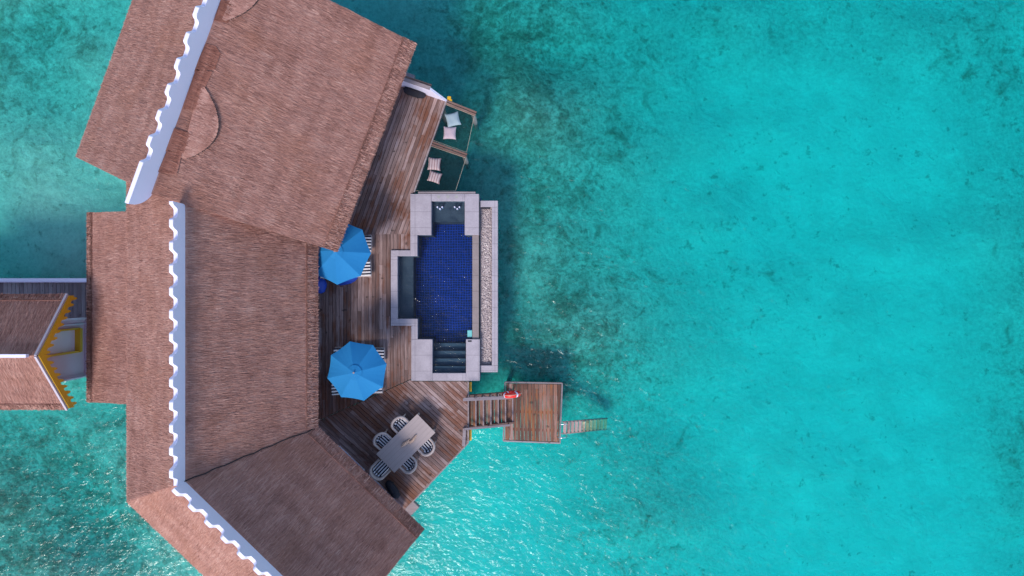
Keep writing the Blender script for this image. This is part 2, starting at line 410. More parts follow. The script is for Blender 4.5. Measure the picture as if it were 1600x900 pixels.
    head = t.math('DIVIDE', t.math('SUBTRACT', n4, th), 0.08, clamp=True)
    c = t.mix(t.math('MULTIPLY', head, 0.45), c, (0.10, 0.12, 0.085))
    n5 = t.noise(v, 6.5, 4, 0.7, 0.3); c = t.mix(t.math('MULTIPLY', cv, 0.8, clamp=True), c, t.ramp(n5, [(0.36, 0.3), (0.6, 1.0)]), 'MULTIPLY')     # coral heads scattered over the sand
    t.fin(c, 0.95, t.bump(s, 0.6, 0.25), spec=0.0)
    me.materials.append(t.m); me.update()
    o = bpy.data.objects.new('seabed', me); COL.objects.link(o); tag(o, kind='structure')
build_sea()

# ------------------------------------------------------------------ thatch
def slope(mb, poly, dens=600, thick=0.26, eaves=(), L=(0.14, 0.36), wid=0.0135, slab=True, lift=0.0, fringe_w=0.42):
    """poly: 3D corners of one roof plane; builds the thatch slab, its reeds and the eave fringe"""
    poly = [Vector(p) for p in poly]
    n = Vector((0, 0, 0)); c = sum(poly, Vector()) / len(poly)
    for i in range(len(poly)): n += (poly[i] - c).cross(poly[(i + 1) % len(poly)] - c)
    n.normalize()
    if n.z < 0: n = -n; poly = poly[::-1]
    down = (Vector((0, 0, -1)) + n * n.z).normalized(); along = n.cross(down).normalized()
    U = [((p - c).dot(along), (p - c).dot(down)) for p in poly]
    ou, ov = c.dot(along), c.dot(down)
    m = len(poly)
    def to3(u, v, h): return c + along * u + down * v + n * h
    if slab:
        top = [to3(u, v, lift) for u, v in U]; bot = [p - n * thick for p in top]
        fs = [tuple(range(m)), tuple(range(2 * m - 1, m - 1, -1))] + [(i, m + i, m + (i + 1) % m, (i + 1) % m) for i in range(m)]
        mb.add(top + bot, fs, 0.35, [(u + ou, v + ov) for u, v in U] * 2)
    us = [u for u, v in U]; vs = [v for u, v in U]
    area = abs(sum(U[i][0] * U[(i + 1) % m][1] - U[(i + 1) % m][0] * U[i][1] for i in range(m))) / 2
    bb = (max(us) - min(us)) * (max(vs) - min(vs))
    N = int(dens * bb)
    pu = RNG.uniform(min(us), max(us), N); pv = RNG.uniform(min(vs), max(vs), N)
    ins = np.ones(N, bool); sgn = 1 if sum(U[i][0] * U[(i + 1) % m][1] - U[(i + 1) % m][0] * U[i][1] for i in range(m)) > 0 else -1
    for i in range(m):
        a, b = U[i], U[(i + 1) % m]
        ins &= sgn * ((b[0] - a[0]) * (pv - a[1]) - (b[1] - a[1]) * (pu - a[0])) > 0.0
    pu, pv = pu[ins], pv[ins]; N = len(pu)
    ln = RNG.uniform(*L, N); an = RNG.normal(0, 0.09, N); tol = RNG.uniform(0, 0.05, N) * (0.15 if eaves == () else 0.6)
    tu, tv = pu + np.sin(an) * ln, pv + np.cos(an) * ln
    for i in range(m):                                  # keep reed tips inside the outline
        a, b = U[i], U[(i + 1) % m]; el = math.hypot(b[0] - a[0], b[1] - a[1])
        dist = sgn * ((b[0] - a[0]) * (tv - a[1]) - (b[1] - a[1]) * (tu - a[0])) / el
        ln = np.where(dist < -tol, 0.04, ln)
    C, A, D, Nn = (np.array(x) for x in (c, along, down, n))
    def strands(pu, pv, h0, h1, ln, an, wd, rnd, tilt):
        k = len(pu)
        base = C + pu[:, None] * A + pv[:, None] * D + (h0[:, None] + lift) * Nn
        dr = np.cos(an)[:, None] * D + np.sin(an)[:, None] * A
        tip = base + dr * ln[:, None] + (h1 - h0)[:, None] * Nn
        sd_ = -np.sin(an)[:, None] * D + np.cos(an)[:, None] * A
        wv = (np.cos(tilt)[:, None] * sd_ + np.sin(tilt)[:, None] * Nn) * wd[:, None] * 0.5
        q = np.stack([base - wv, base + wv, tip + wv * 0.45, tip - wv * 0.45], 1).reshape(-1, 3)
        b = len(mb.v); mb.v.extend(map(tuple, q.tolist())); mb.r.extend(np.repeat(rnd, 4).tolist())
        uvb = np.stack([pu + ou, pv + ov], 1); mb.uv.extend(map(tuple, np.repeat(uvb, 4, 0).tolist()))
        mb.f.extend(map(tuple, (b + np.arange(4 * k).reshape(k, 4)).tolist()))
    strands(pu, pv, RNG.uniform(0.0, 0.012, N), RNG.uniform(0.008, 0.035, N), ln, an,
            RNG.uniform(0.6, 1.5, N) * wid, RNG.beta(2.4, 2.2, N), RNG.normal(0, 0.28, N))
    for i in eaves:                                    # eave edges: raised last course and shaggy fringe
        a, b = (to3(*U[i], 0), to3(*U[(i + 1) % m], 0)) if False else (Vector(poly[i]), Vector(poly[(i + 1) % m]))
        ua, va = U[i]; ub, vb = U[(i + 1) % m]
        fw = fringe_w
        tp = [to3(ua, va - fw, lift + 0.035), to3(ub, vb - fw, lift + 0.035), to3(ub, vb + 0.03, lift + 0.05), to3(ua, va + 0.03, lift + 0.05)]
        bt = [to3(ua, va - fw, lift - 0.02), to3(ub, vb - fw, lift - 0.02), to3(ub, vb + 0.02, lift - 0.16), to3(ua, va + 0.02, lift - 0.16)]
        uvs = [(ua + ou, va - fw + ov), (ub + ou, vb - fw + ov), (ub + ou, vb + ov), (ua + ou, va + ov)]
        mb.add(tp + bt, [(0, 1, 2, 3), (3, 2, 1, 0), (7, 6, 5, 4), (0, 4, 5, 1), (3, 2, 6, 7), (1, 5, 6, 2), (0, 3, 7, 4)], 0.3, uvs * 2)
        Lx = math.hypot(ub - ua, vb - va); K = int(Lx * 260)
        s = RNG.uniform(0.0, 1.0, K); back = RNG.uniform(-0.02, fw * 0.98, K) ** 1.0
        strands(ua + (ub - ua) * s, va + (vb - va) * s - back, RNG.uniform(0.05, 0.07, K), RNG.uniform(-0.05, 0.07, K),
                np.minimum(RNG.uniform(0.14, 0.34, K), np.maximum(back, 0) + RNG.uniform(0.0, 0.08, K)), RNG.normal(0, 0.10, K), RNG.uniform(0.7, 1.9, K) * wid * 1.25, RNG.beta(1.6, 1.0, K), RNG.normal(0, 0.4, K))

# ------------------------------------------------------------------ the villa
villa = thing('villa', 'large overwater villa with three angled brown thatched roof wings and white scalloped ridges', 'villa', P(290, 500, 0))
R2a, R2b = Vector((-10.24, 2.95, 5.6)), Vector((-10.24, -6.06, 5.6))
E2n, E3a = Vector((-6.92, 1.75, 2.6)), P(495, 668, 2.6)
W2n, W3a = Vector((-13.67, 4.35, 2.6)), P(198, 785, 2.6)
E3e = P(662, 828, 2.6); R3e = Vector((E3e.x - 2.22, E3e.y - 2.22, 5.6)); W3e = Vector((R3e.x - 2.42, R3e.y - 2.42, 2.6))
R1b = P(236, 303, 6.2); E1b = P(525, 393, 3.0); E1t = P(650, 68, 3.0); W1b = P(118, 245, 3.0)
R1t = R1b + Vector((2.64, 7.32, 0)); W1t = W1b + Vector((2.66, 7.32, 0))
X0 = [P(197, 330, 2.6), P(138, 332, 1.15), P(138, 628, 1.15), P(196, 632, 2.6)]

mb = MB()
slope(mb, [R2a, R2b, E3a, E2n], eaves=(2,)); slope(mb, [R2a, W2n, W3a, R2b], eaves=())
main = mb.build('middle_roof', M['thatch'], villa); main['label'] = 'middle roof wing running straight up the photo'
mb = MB()
slope(mb, [R2b, R3e, E3e, E3a], eaves=(2,)); slope(mb, [R2b, W3a, W3e, R3e], eaves=())
south = mb.build('lower_roof', M['thatch'], villa)
mb = MB()
slope(mb, [R1b, E1b, E1t, R1t], eaves=(1,), fringe_w=0.5); slope(mb, [R1b, R1t, W1t, W1b], eaves=())
north = mb.build('upper_roof', M['thatch'], villa)
mb = MB()
slope(mb, [X0[0] + Vector((0.25, 0, 0.0)), X0[1], X0[2], X0[3] + Vector((0.25, 0, 0.0))], eaves=(1,), fringe_w=0.3, thick=0.2)
ext = mb.build('porch_roof', M['thatch'], villa)

# check which edge index is the eave in slopes whose order is flipped is handled by picking below
def ridge_board(a, b, hi, lo, name, parent, period=0.69, thick=0.12, s0=0.0, plain_start=0.0, horn=False, ext_a=0.0, up=0.0):
    """vertical board on the ridge; its top is cut in scallops"""
    a, b = Vector(a), Vector(b); d = (b - a); d.z = 0; Lr = d.length; d.normalize(); nrm = Vector((-d.y, d.x, 0))
    def f(t):
        t %= 1.0
        sm = lambda x: x * x * (3 - 2 * x)
        if t < 0.13: return 0.35 + 0.65 * math.sqrt(max(0, 1 - (1 - t / 0.13) ** 2))
        if t < 0.38: return 1.0
        if t < 0.62: return 1 - sm((t - 0.38) / 0.24)
        if t < 0.86: return 0.0
        return 0.35 * ((t - 0.86) / 0.14) ** 2
    mb = MB(); step = 0.02; n = int((Lr + ext_a) / step); rows = []
    for i in range(n + 1):
        s = -ext_a + (Lr + ext_a) * i / n
        q = s + ext_a
        top = hi if q < plain_start - .18 else hi - (hi - lo) * (lambda x: x * x * (3 - 2 * x))((q - plain_start + .18) / .18) if q < plain_start else lo + (hi - lo) * f((q - plain_start) / period + s0)
        bot = -0.14
        if horn and q < 0.75:                     # projecting end curves up from below
            x = 1 - q / 0.75
            bot = -0.14 + (hi + 0.14 - 0.03) * (1 - math.sqrt(max(0, 1 - x ** 2.4)))
        rows.append((a + d * s, top, bot))
    for sgn in (0,):
        vs = []; fs = []
        for p, top, bot in rows:
            for o_ in ((-thick, 0.0) if nrm.x > 0 else (0.0, thick)):
                vs.append(p + nrm * o_ + Vector((0, 0, bot))); vs.append(p + nrm * o_ + Vector((0, 0, top)))
        for i in range(len(rows) - 1):
            k = 4 * i; j = k + 4
            fs += [(k, k + 1, j + 1, j), (k + 2, j + 2, j + 3, k + 3), (k + 1, k + 3, j + 3, j + 1), (k, j, j + 2, k + 2)]
        e = 4 * (len(rows) - 1)
        fs += [(0, 2, 3, 1), (e, e + 1, e + 3, e + 2)]
        mb.add(vs, fs)
    return mb.build(name, M['white'], parent)
rb = ridge_board(Vector((-10.24, 2.62, 5.6)), R2b, 0.82, 0.52, 'ridge_board', main, s0=0.30)
d3 = (R3e - R2b).normalized()
rb = ridge_board(R2b, R3e, 0.76, 0.47, 'ridge_board', south, s0=0.08)
rb = ridge_board(R1b, R1t, 1.02, 0.74, 'ridge_board', north, s0=0.62, plain_start=1.45, horn=True, ext_a=0.45, period=0.80)

# dark wavy strip put in for the dark gap along the valley between middle and lower wing
mb = MB(); pts = []
for i in range(15):
    q = R2b.lerp(E3a, i / 14 * 0.99) + Vector((0, 0, 0.05)); q += Vector((0.4, -1, 0)) * random.uniform(-0.035, 0.035); pts.append(q)
mb.tube(pts, 0.018, 6); mb.build('valley_gap_strip', M['dark_recess'], main)
# eyebrow vents on the upper wing: raised curved lips of thatch
nE = (E1b - R1b).cross(R1t - R1b).normalized(); nE = nE if nE.z > 0 else -nE
def on_e(px, py, h=0.0):                               # point of the upper east roof plane seen over a plan direction
    o = Vector((0, 0, CZ)); dv = (P(px, py, 0) - o); t = (R1b - o).dot(nE) / dv.dot(nE)
    return o + dv * t + nE * h
def eyebrow(a, b, sag, parent):
    a, b = on_e(*a), on_e(*b); mid = (a + b) / 2; ax = (b - a); L_ = ax.length; ax.normalize()
    dn = (Vector((0, 0, -1)) + nE * nE.z).normalized()
    mb = MB(); rim = []; N_ = 24
    for i in range(N_ + 1):
        x = -1 + 2 * i / N_; rim.append((x, sag * (1 - x * x)))
    inner = [mid + ax * (x * L_ / 2) - dn * 0.55 * 0.2 + nE * 0.03 for x, y in rim]
    out = [mid + ax * (x * L_ / 2) + dn * y + nE * (0.04 + 0.08 * (1 - x * x)) for x, y in rim]
    low = [mid + ax * (x * L_ / 2) + dn * (y - 0.10 * (1 - x * x)) + nE * 0.0 for x, y in rim]
    vs = inner + out + low; n_ = N_ + 1; fs = []
    for i in range(N_):
        fs += [(i, i + 1, n_ + i + 1, n_ + i), (n_ + i, n_ + i + 1, 2 * n_ + i + 1, 2 * n_ + i)]
    mb.add(vs, fs, 0.6, [(v.dot(nE.cross(dn)), v.dot(dn)) for v in vs])
    y_room = lambda x, t: sag * (1 - x * x) * (1 - t) + 0.11 * (1 - t)
    for i in range(1100):
        x = random.uniform(-1, 1); t = random.random(); y = sag * (1 - x * x) * t
        hh = 0.03 + (0.01 + 0.08 * (1 - x * x)) * t
        p = mid + ax * (x * L_ / 2) + dn * (y - 0.11 * (1 - t)) + nE * (hh + 0.015)
        ln = min(random.uniform(0.12, 0.3), y_room(x, t) + 0.02); s_ = ax * 0.009; dr = dn + ax * random.gauss(0, 0.15)
        q = p + dr * ln + nE * 0.02
        mb.add([p - s_, p + s_, q + s_ * 0.5, q - s_ * 0.5], [(0, 1, 2, 3)], random.betavariate(2.2, 2.2), [(p.dot(ax), p.dot(dn))] * 4)
    e = mb.build('eyebrow_vent', M['thatch'], parent)
    lp = MB(); lp.tube([p - nE * 0.05 + dn * 0.01 for p in out], 0.035, 6); lp.build('vent_lip_shadow', M['dark_recess'], e) if False else None
    lp = MB(); lp.tube([p + dn * 0.03 - nE * 0.03 for p in out], 0.022, 6); o2 = lp.build('vent_shadow_gap', M['dark_recess'], parent)  # dark tube painted in as the thin shadow below the raised thatch
    o2.name = 'vent_lip_shadow'
eyebrow((318, 136), (288, 248), 0.68, north); eyebrow((392, -86), (350, 32), 0.68, north)
# newer, redder thatch patches beside the ridge
def patch(pts, dens=260):
    mb = MB(); slope(mb, [on_e(*p) for p in pts], dens=dens, slab=True, thick=0.05, lift=0.05, L=(0.15, 0.35))
    o = mb.build('roof_patch', M['thatch_patch'], north); o['label'] = 'reddish brown patch of newer thatch beside the white ridge board'
patch([(322, 68), (337, 72), (344, 84), (336, 108), (300, 112)]); patch([(306, 108), (332, 112), (318, 142), (311, 172), (287, 170)]); patch([(272, 200), (298, 208), (288, 240), (258, 236)]); patch([(262, 234), (284, 240), (276, 272), (246, 268)]); patch([(345, 0), (372, 4), (356, 36), (334, 32)])

# floor, walls, doors and posts under the roofs
def inset(poly, d):
    c = Vector((sum(p[0] for p in poly) / len(poly), sum(p[1] for p in poly) / len(poly)))
    out = []
    n = len(poly)
    ar = sum(poly[i][0] * poly[(i + 1) % n][1] - poly[(i + 1) % n][0] * poly[i][1] for i in range(n))
    if ar < 0: poly = poly[::-1]
    for i in range(n):
        p0, p1, p2 = Vector(poly[i - 1][:2]), Vector(poly[i][:2]), Vector(poly[(i + 1) % n][:2])
        e1 = (p1 - p0).normalized(); e2 = (p2 - p1).normalized()
        n1 = Vector((-e1.y, e1.x)); n2 = Vector((-e2.y, e2.x)); bis = (n1 + n2); k = d / max(0.3, (1 + n1.dot(n2)))
        out.append(tuple(p1 + bis * k))
    return out
foot2 = inset([W2n, E2n, E3a, R3e * 0 + E3a.lerp(W3a, 0.5), W3a][:3] + [W3a], 0.85)
foot3 = inset([E3a, E3e, W3e, W3a], 0.85); foot1 = inset([E1b, E1t, W1t, W1b], 0.85)
fl = MB(); wl = MB()
for i, (ft, h) in enumerate(((foot2, 2.55), (foot3, 2.551), (foot1, 2.95))):
    fl.prism(inset(ft, -0.5), -0.32 - 0.004 * i, -0.06 - 0.004 * i)
    n = len(ft)
    for k in range(n):
        a, b = Vector(ft[k]), Vector(ft[(k + 1) % n])
        wl.beam((a.x, a.y, h / 2 - 0.05), (b.x, b.y, h / 2 - 0.05), 0.14, h + 0.02 * k)
fl.build('floor_slab', M['grey_wood'], villa)
wall = wl.build('wall', M['wall_white'], villa)
def gable(a, b, r, off):                                # triangular infill under a rake
    a, b, r = (Vector(q) for q in (a, b, r)); m = (a + b) / 2
    o_ = Vector(off) * 0.9; vs = []
    a2, b2 = a.lerp(m, 0.12), b.lerp(m, 0.12); r2 = r - Vector((0, 0, 0.55)); a2.z -= 0.2; b2.z -= 0.2
    for s in (0, 0.12): vs += [q + o_ + Vector(off) * s for q in (a2, b2, r2)]
    g_ = MB(); g_.add(vs, [(0, 1, 2), (5, 4, 3), (0, 3, 4, 1), (1, 4, 5, 2), (2, 5, 3, 0)]); g_.build('gable_wall', M['wall_white'], villa)
u3 = (R2b - R3e).normalized(); gable(E3e, W3e, R3e, u3)
u1 = (R1t - R1b).normalized(); gable(E1b, W1b, R1b, u1); gable(E1t, W1t, R1t, -u1)
M['glass'] = m_plain('dark_glass', (0.03, 0.045, 0.055), 0.08, 0.1, 1.0)
def doors(a, b, cnt, z1=2.1):                            # sliding glass doors along a wall line
    a, b = Vector((*a[:2], 0)), Vector((*b[:2], 0)); d = (b - a); L_ = d.length; d.normalize(); nn = Vector((d.y, -d.x, 0))
    for i in range(cnt):
        p = a + d * (L_ * (i + 0.5) / cnt) + nn * 0.09; w_ = L_ / cnt * 0.8
        f = MB()
        for s in (-1, 1): f.beam(p + d * (s * w_ / 2), p + d * (s * w_ / 2) + Vector((0, 0, z1)), 0.07, 0.07)
        for z in (0.04, z1): f.beam(p - d * (w_ / 2 + 0.03) + Vector((0, 0, z)), p + d * (w_ / 2 + 0.03) + Vector((0, 0, z)), 0.062, 0.07)
        fo = f.build('glass_door', M['white'], villa)
        g2 = MB(); g2.beam(p - d * (w_ / 2 - 0.04) + Vector((0, 0, z1 / 2)), p + d * (w_ / 2 - 0.04) + Vector((0, 0, z1 / 2)), 0.03, z1 - 0.1)
        g2.build('pane', M['glass'], fo)
def shr(a, b, t0, t1): a, b = Vector(a), Vector(b); return a.lerp(b, t0), a.lerp(b, t1)
def edge_near(ft, p, q):                                  # wall edge nearest to the line p-q
    best = None; m = (Vector(p[:2]) + Vector(q[:2])) / 2
    for k in range(len(ft)):
        a, b = Vector(ft[k]), Vector(ft[(k + 1) % len(ft)]); dd = ((a + b) / 2 - m).length
        if best is None or dd < best[0]: best = (dd, a, b)
    return best[1], best[2]
for ft, p, q, c in ((foot2, E2n, E3a, 3), (foot3, E3a, E3e, 2), (foot1, E1b, E1t, 3)):
    a, b = edge_near(ft, p, q); a, b = a.lerp(b, 0.08), a.lerp(b, 0.92); doors(a, b, c)
def stilts(pts, parent, z0=0.0, r=0.13):
    for p in pts:
        s_ = MB(); s_.tube([(p[0], p[1], -5.2), (p[0], p[1], z0)], r, 10); s_.build('stilt', M['concrete'], parent, smooth=False)
pts = []
for ft in (foot2, foot3, foot1):
    for k in range(len(ft)):
        a, b = Vector(ft[k]), Vector(ft[(k + 1) % len(ft)])
        for t in (0.0, 0.5): pts.append(a.lerp(b, t))
stilts(pts, villa, -0.3)

# ------------------------------------------------------------------ terrace deck
terrace = thing('terrace', 'weathered timber sun terrace between the thatched roofs and the pool', 'deck', P(600, 480, 0))
xy = lambda *a: [tuple(P(*p)[:2]) for p in a]
mb = MB()
Nz = xy((560, 108), (696, 158), (646, 300), (641, 312), (641, 366), (480, 366))
e = P(696, 158) - P(646, 300); angN = math.atan2(e.y, e.x)
planks(mb, Nz, angN)
for z in (xy((480, 366), (610, 366), (610, 606.5), (480, 665)), xy((610.2, 366), (641, 366), (641, 391), (610.2, 391)), xy((610.2, 509), (642, 509), (645, 590.8), (610.2, 606.5))):
    planks(mb, z, R(90))
planks(mb, xy((480, 665.4), (645, 592), (645, 596), (731, 596), (731, 692), (634, 795), (545, 850), (440, 720)), R(-42))
mb.build('deck_boards', M['deck'], terrace)
mb = MB()
for z in (Nz, xy((480, 366), (610, 366), (610, 606.5), (480, 665)), xy((480, 665.4), (645, 592), (645, 597), (731, 597), (731, 692), (634, 795), (545, 850), (440, 720))):
    mb.prism(inset(z, 0.03), -0.30, -0.045, 0.2)
mb.build('substructure', M['dark_recess'], terrace)
for a, b in (((697, 158.5), (647, 300)), ((731.6, 596), (731.6, 692)), ((731.6, 692), (634, 795.6))):
    A, B = P(*a), P(*b); mb = MB(); mb.beam(A - Vector((0, 0, 0.12)), B - Vector((0, 0, 0.12)), 0.05, 0.262)
    mb.build('edge_board', M['grey_wood'], terrace)
for a, b in (((734, 598), (734, 613)), ((734, 668), (734, 690))):
    mb = MB(); mb.beam(P(*a) - Vector((0, 0, 0.25)), P(*b) - Vector((0, 0, 0.25)), 0.12, 0.14); mb.build('edge_beam', M['yellow'], terrace)['label'] = 'yellow painted beam under the terrace edge'
mb = MB(); mb.beam(P(726, 669, 0.06), P(724.5, 697, 0.06), 0.12, 0.12); mb.build('kerb_beam', M['rail_wood'], terrace)
mb = MB(); mb.beam(P(671.5, 756, -0.1), P(656, 772, -0.1), 0.06, 0.08); mb.build('edge_step', M['rail_wood'], terrace)
stilts([P(*p) for p in ((600, 200), (690, 170), (600, 360), (545, 480), (600, 560), (560, 690), (715, 610), (715, 690), (650, 765), (600, 640))], terrace, -0.3, 0.12)

# ------------------------------------------------------------------ pool
pool = thing('plunge_pool', 'blue mosaic plunge pool framed by pale stone, let into the terrace', 'pool', P(690, 450, 0))
ZT = 0.07
def stone(rects, name, mat, z0, z1, parent=pool, bevel=0.012):
    mb = MB()
    for i, (x0, y0, x1, y1) in enumerate(rects):
        a, b = P(x0, y1, z1), P(x1, y0, z1)
        mb.box(((a.x + b.x) / 2, (a.y + b.y) / 2, (z0 + z1) / 2), (b.x - a.x, b.y - a.y, z1 - z0))
    return mb.build(name, mat, parent, bevel=bevel)
# coping blocks butt against each other
stone([(641, 303, 674, 367), (674.1, 303, 726, 314), (726.1, 303, 748.5, 367), (641, 367.1, 652, 400), (610.5, 391, 640.9, 400), (610.5, 400.1, 621, 498),
       (610.5, 498.1, 652.5, 509), (642.5, 509.1, 652.5, 530), (642.5, 530.1, 675.5, 595), (675.6, 583, 728, 595), (728.1, 530, 749.5, 595)], 'coping', M['stone'], -0.45, ZT)
stone([(738, 367.3, 748.2, 529.8)], 'overflow_edge', M['stone_wet'], -0.5, ZT - 0.09)
stone([(653, 299.3, 743, 302.8)], 'coping_ledge', M['rail_wood'], -0.3, ZT - 0.03)
# shell
mb = MB()
def wallbox(x0, y0, x1, y1, z0, z1):
    a, b = P(x0, y1, 0), P(x1, y0, 0); mb.box(((a.x + b.x) / 2, (a.y + b.y) / 2, (z0 + z1) / 2), (b.x - a.x, b.y - a.y, z1 - z0))
wallbox(641, 303, 749, 595, -1.55, -1.35)
mb.build('pool_floor', M['pooltile'], pool)
mb = MB()
for r_ in ((642, 304, 674.2, 367), (642, 367, 652.4, 401), (642, 497, 652.9, 530), (643, 530, 675.9, 594), (737.6, 366, 748, 531), (726.2, 304, 748, 366.5), (727.6, 530.3, 748.6, 594), (674.5, 304, 726, 314.5), (676, 582.6, 728, 594), (611, 392, 621.4, 508), (621.4, 392, 642, 400.4), (621.4, 497.6, 642, 508)):
    wallbox(*r_, -1.34, -0.46 if r_[0] != 737.6 else -0.5)
mb.build('pool_wall', M['shelf'], pool)
stone([(674.3, 314.3, 725.9, 347)], 'jet_shelf', M['shelf'], -1.34, -0.36, bevel=0)
stone([(621.5, 400.2, 646, 497.8)], 'side_bench', M['shelf'], -1.34, -0.42, bevel=0)
for i, (a, b) in enumerate(((572, 582.8), (560, 571.9), (548, 559.9), (536, 547.9))):
    stone([(676.1, a, 727.7, b)], 'pool_step', M['stepstone'], -1.34, -0.18 - 0.20 * i, bevel=0.01)
tw = water_surface('pool_water', (0.62, 0.86, 1.0), 0.09, [(1.6, 1.0, 0.6, (1, 1, 1)), (6.0, 0.3, 0.6, (1, 1, 1))], rough=0.05)
mb = MB()
for r_ in ((652.4, 367.1, 737.9, 529.9), (674.1, 314.1, 726, 367.05), (621.1, 400.1, 652.35, 497.9), (675.6, 529.95, 728, 582.9)):
    a, b = P(r_[0], r_[3]), P(r_[2], r_[1]); mb.add([(a.x, a.y, -0.075), (b.x, a.y, -0.075), (b.x, b.y, -0.075), (a.x, b.y, -0.075)], [(0, 1, 2, 3)])
wobj = mb.build('pool_water', tw.m, pool)
for cx in (687.5, 714.5):
    for dx, dy in ((-4, 0), (3.4, 0), (0, 2.8)):
        q = P(cx + dx, 323.5 + dy, -0.1); mb = MB(); mb.lathe([(0.0, 0.05), (0.02, 0.05), (0.035, 0.02), (0.04, -0.2), (0, -0.2)], q, 10); mb.build('water_jet', M['white'], pool)
for cx in (685.5, 700, 713.5):
    q = P(cx, 307.5, ZT); mb = MB(); mb.lathe([(0.0, 0.004), (0.05, 0.006), (0.062, 0.006), (0.065, -0.02), (0, -0.02)], q, 12); mb.build('skimmer_cap', M['concrete'], pool)
stone([(730.3, 516, 737.6, 527)], 'filter_lid', M['teal_mat'], -0.2, -0.05)
stone([(731, 531.8, 737, 534.2)], 'drain_grate', M['dark'], ZT - 0.02, ZT + 0.006, bevel=0)
# catch basin
zb = -0.10
stone([(750.5, 313.5, 777.8, 323.4), (768.4, 323.5, 777.8, 571), (750.5, 571.1, 777.8, 581.6)], 'basin_coping', M['stone'], -0.75, zb)
stone([(750.6, 324, 768.2, 570.8)], 'basin_floor', M['peb_bed'], -0.75, zb - 0.22, bevel=0)
stone([(752.5, 323.6, 766, 325.8)], 'overflow_slot', M['dark'], -0.25, zb - 0.01, bevel=0)
# pebbles: real stones over a pebbled bed
mb = MB(); a, b = P(751.0, 570.5, zb - .2), P(768.2, 326, zb - .2)
NB = 1900
for i in range(NB):
    x = random.uniform(a.x + .03, b.x - .03); y = random.uniform(a.y + .03, b.y - .03); r_ = random.uniform(.016, .034)
    rx, ry = r_ * random.uniform(.8, 1.4), r_; z = zb - 0.21 + random.uniform(0, .03); an = random.uniform(0, 3.14); ca, sa = math.cos(an), math.sin(an)
    vs = [(x + rx * c_ * ca - ry * s_ * sa, y + rx * c_ * sa + ry * s_ * ca, z) for c_, s_ in ((1, 0), (.5, .87), (-.5, .87), (-1, 0), (-.5, -.87), (.5, -.87))] + [(x, y, z + r_ * .8)]
    mb.add(vs, [(k, (k + 1) % 6, 6) for k in range(6)], random.random())
def m_peb2():
    t = NT('loose_pebbles'); c = t.ramp(t.attr('rnd'), [(0.0, (0.32, 0.255, 0.265)), (0.7, (0.39, 0.32, 0.33)), (0.93, (0.52, 0.44, 0.43)), (1.0, (0.75, 0.67, 0.64))]); return t.fin(c, 0.5)
M['peb2'] = m_peb2()
pb = mb.build('pebble_bed', M['peb2'], pool, smooth=True); pb['kind'] = 'stuff'
stilts([P(*p) for p in ((655, 320), (735, 320), (770, 340), (770, 450), (770, 560), (655, 575), (735, 575), (625, 450))], pool, -0.75, 0.16)

# ------------------------------------------------------------------ upper corner: screen wall, nets, pillows
scr = thing('screen_wall', 'white angled screen wall at the upper corner of the terrace', 'wall', P(664, 146))
A, B = P(600, 124), P(698, 157.5); d = (B - A).normalized(); nn = Vector((-d.y, d.x, 0)); C_ = B - d * 0.55
mb = MB(); vs = []
for s in (-0.04, 0.04): vs += [A + nn * s, B + nn * s, C_ + nn * s + Vector((0, 0, 1.12)), A + nn * s + Vector((0, 0, 1.12))]
mb.add(vs, [(0, 1, 2, 3), (7, 6, 5, 4), (0, 4, 5, 1), (1, 5, 6, 2), (2, 6, 7, 3), (3, 7, 4, 0)]); mb.build('panel', M['white'], scr)
mb = MB(); mb.beam(A + Vector((0, 0, 1.145)), C_ + Vector((0, 0, 1.145)), 0.13, 0.05); mb.build('cap_rail', M['rail_wood'], scr)
mb = MB(); mb.beam(A + nn * 0.13 + Vector((0, 0, 1.05)), C_ + nn * .13 + Vector((0, 0, 1.05)), 0.07, 0.05); mb.build('outer_rail', M['beam_wood'], scr)
mb = MB(); q = P(702, 154, -0.1); mb.box(q, (.14, .12, .2)); mb.box(q + Vector((0.05, -0.09, 0)), (.12, .07, .16)); mb.build('bracket', M['yellow'], scr)

def bundle(px, py, rz, L_, lab):
    """dark rounded bundle lying on the deck"""
    o = MB(); n = 14; prof = []
    for i in range(n + 1):
        x = -L_ / 2 + L_ * i / n; e_ = abs(x) / (L_ / 2); r_ = 0.17 * math.sqrt(max(0.02, 1 - e_ ** 5)) * (1 + .06 * math.sin(9 * x + 1))
        prof.append((x, r_))
    o.tube([(x, 0.012 * math.sin(6 * x), 0.165) for x, r_ in prof], [r_ for x, r_ in prof], 12)
    t = thing('storage_bag', lab, 'bag', P(px, py), rz)
    o.build('bag_body', M['dark'], t, smooth=True, local=True)
    for x in (-.22, .18):
        s = MB(); s.tube([(x, .178 * math.cos(k * math.pi / 8), .165 + .178 * math.sin(k * math.pi / 8)) for k in range(16)], 0.012, 5, closed=True)
        s.build('strap', M['dark_recess'], t, local=True)
    h = MB(); h.tube([(-.12, 0, .33), (-.08, 0, .39), (.06, 0, .39), (.10, 0, .33)], 0.014, 6); h.build('handle', M['dark_recess'], t, local=True)
bundle(648.5, 146, R(-20), 0.92, 'black rounded bag on the deck against the white screen wall')
bundle(614.5, 763, R(-60), 0.8, 'black rounded bag on the deck beside the lower thatched eave, behind the dining chairs')

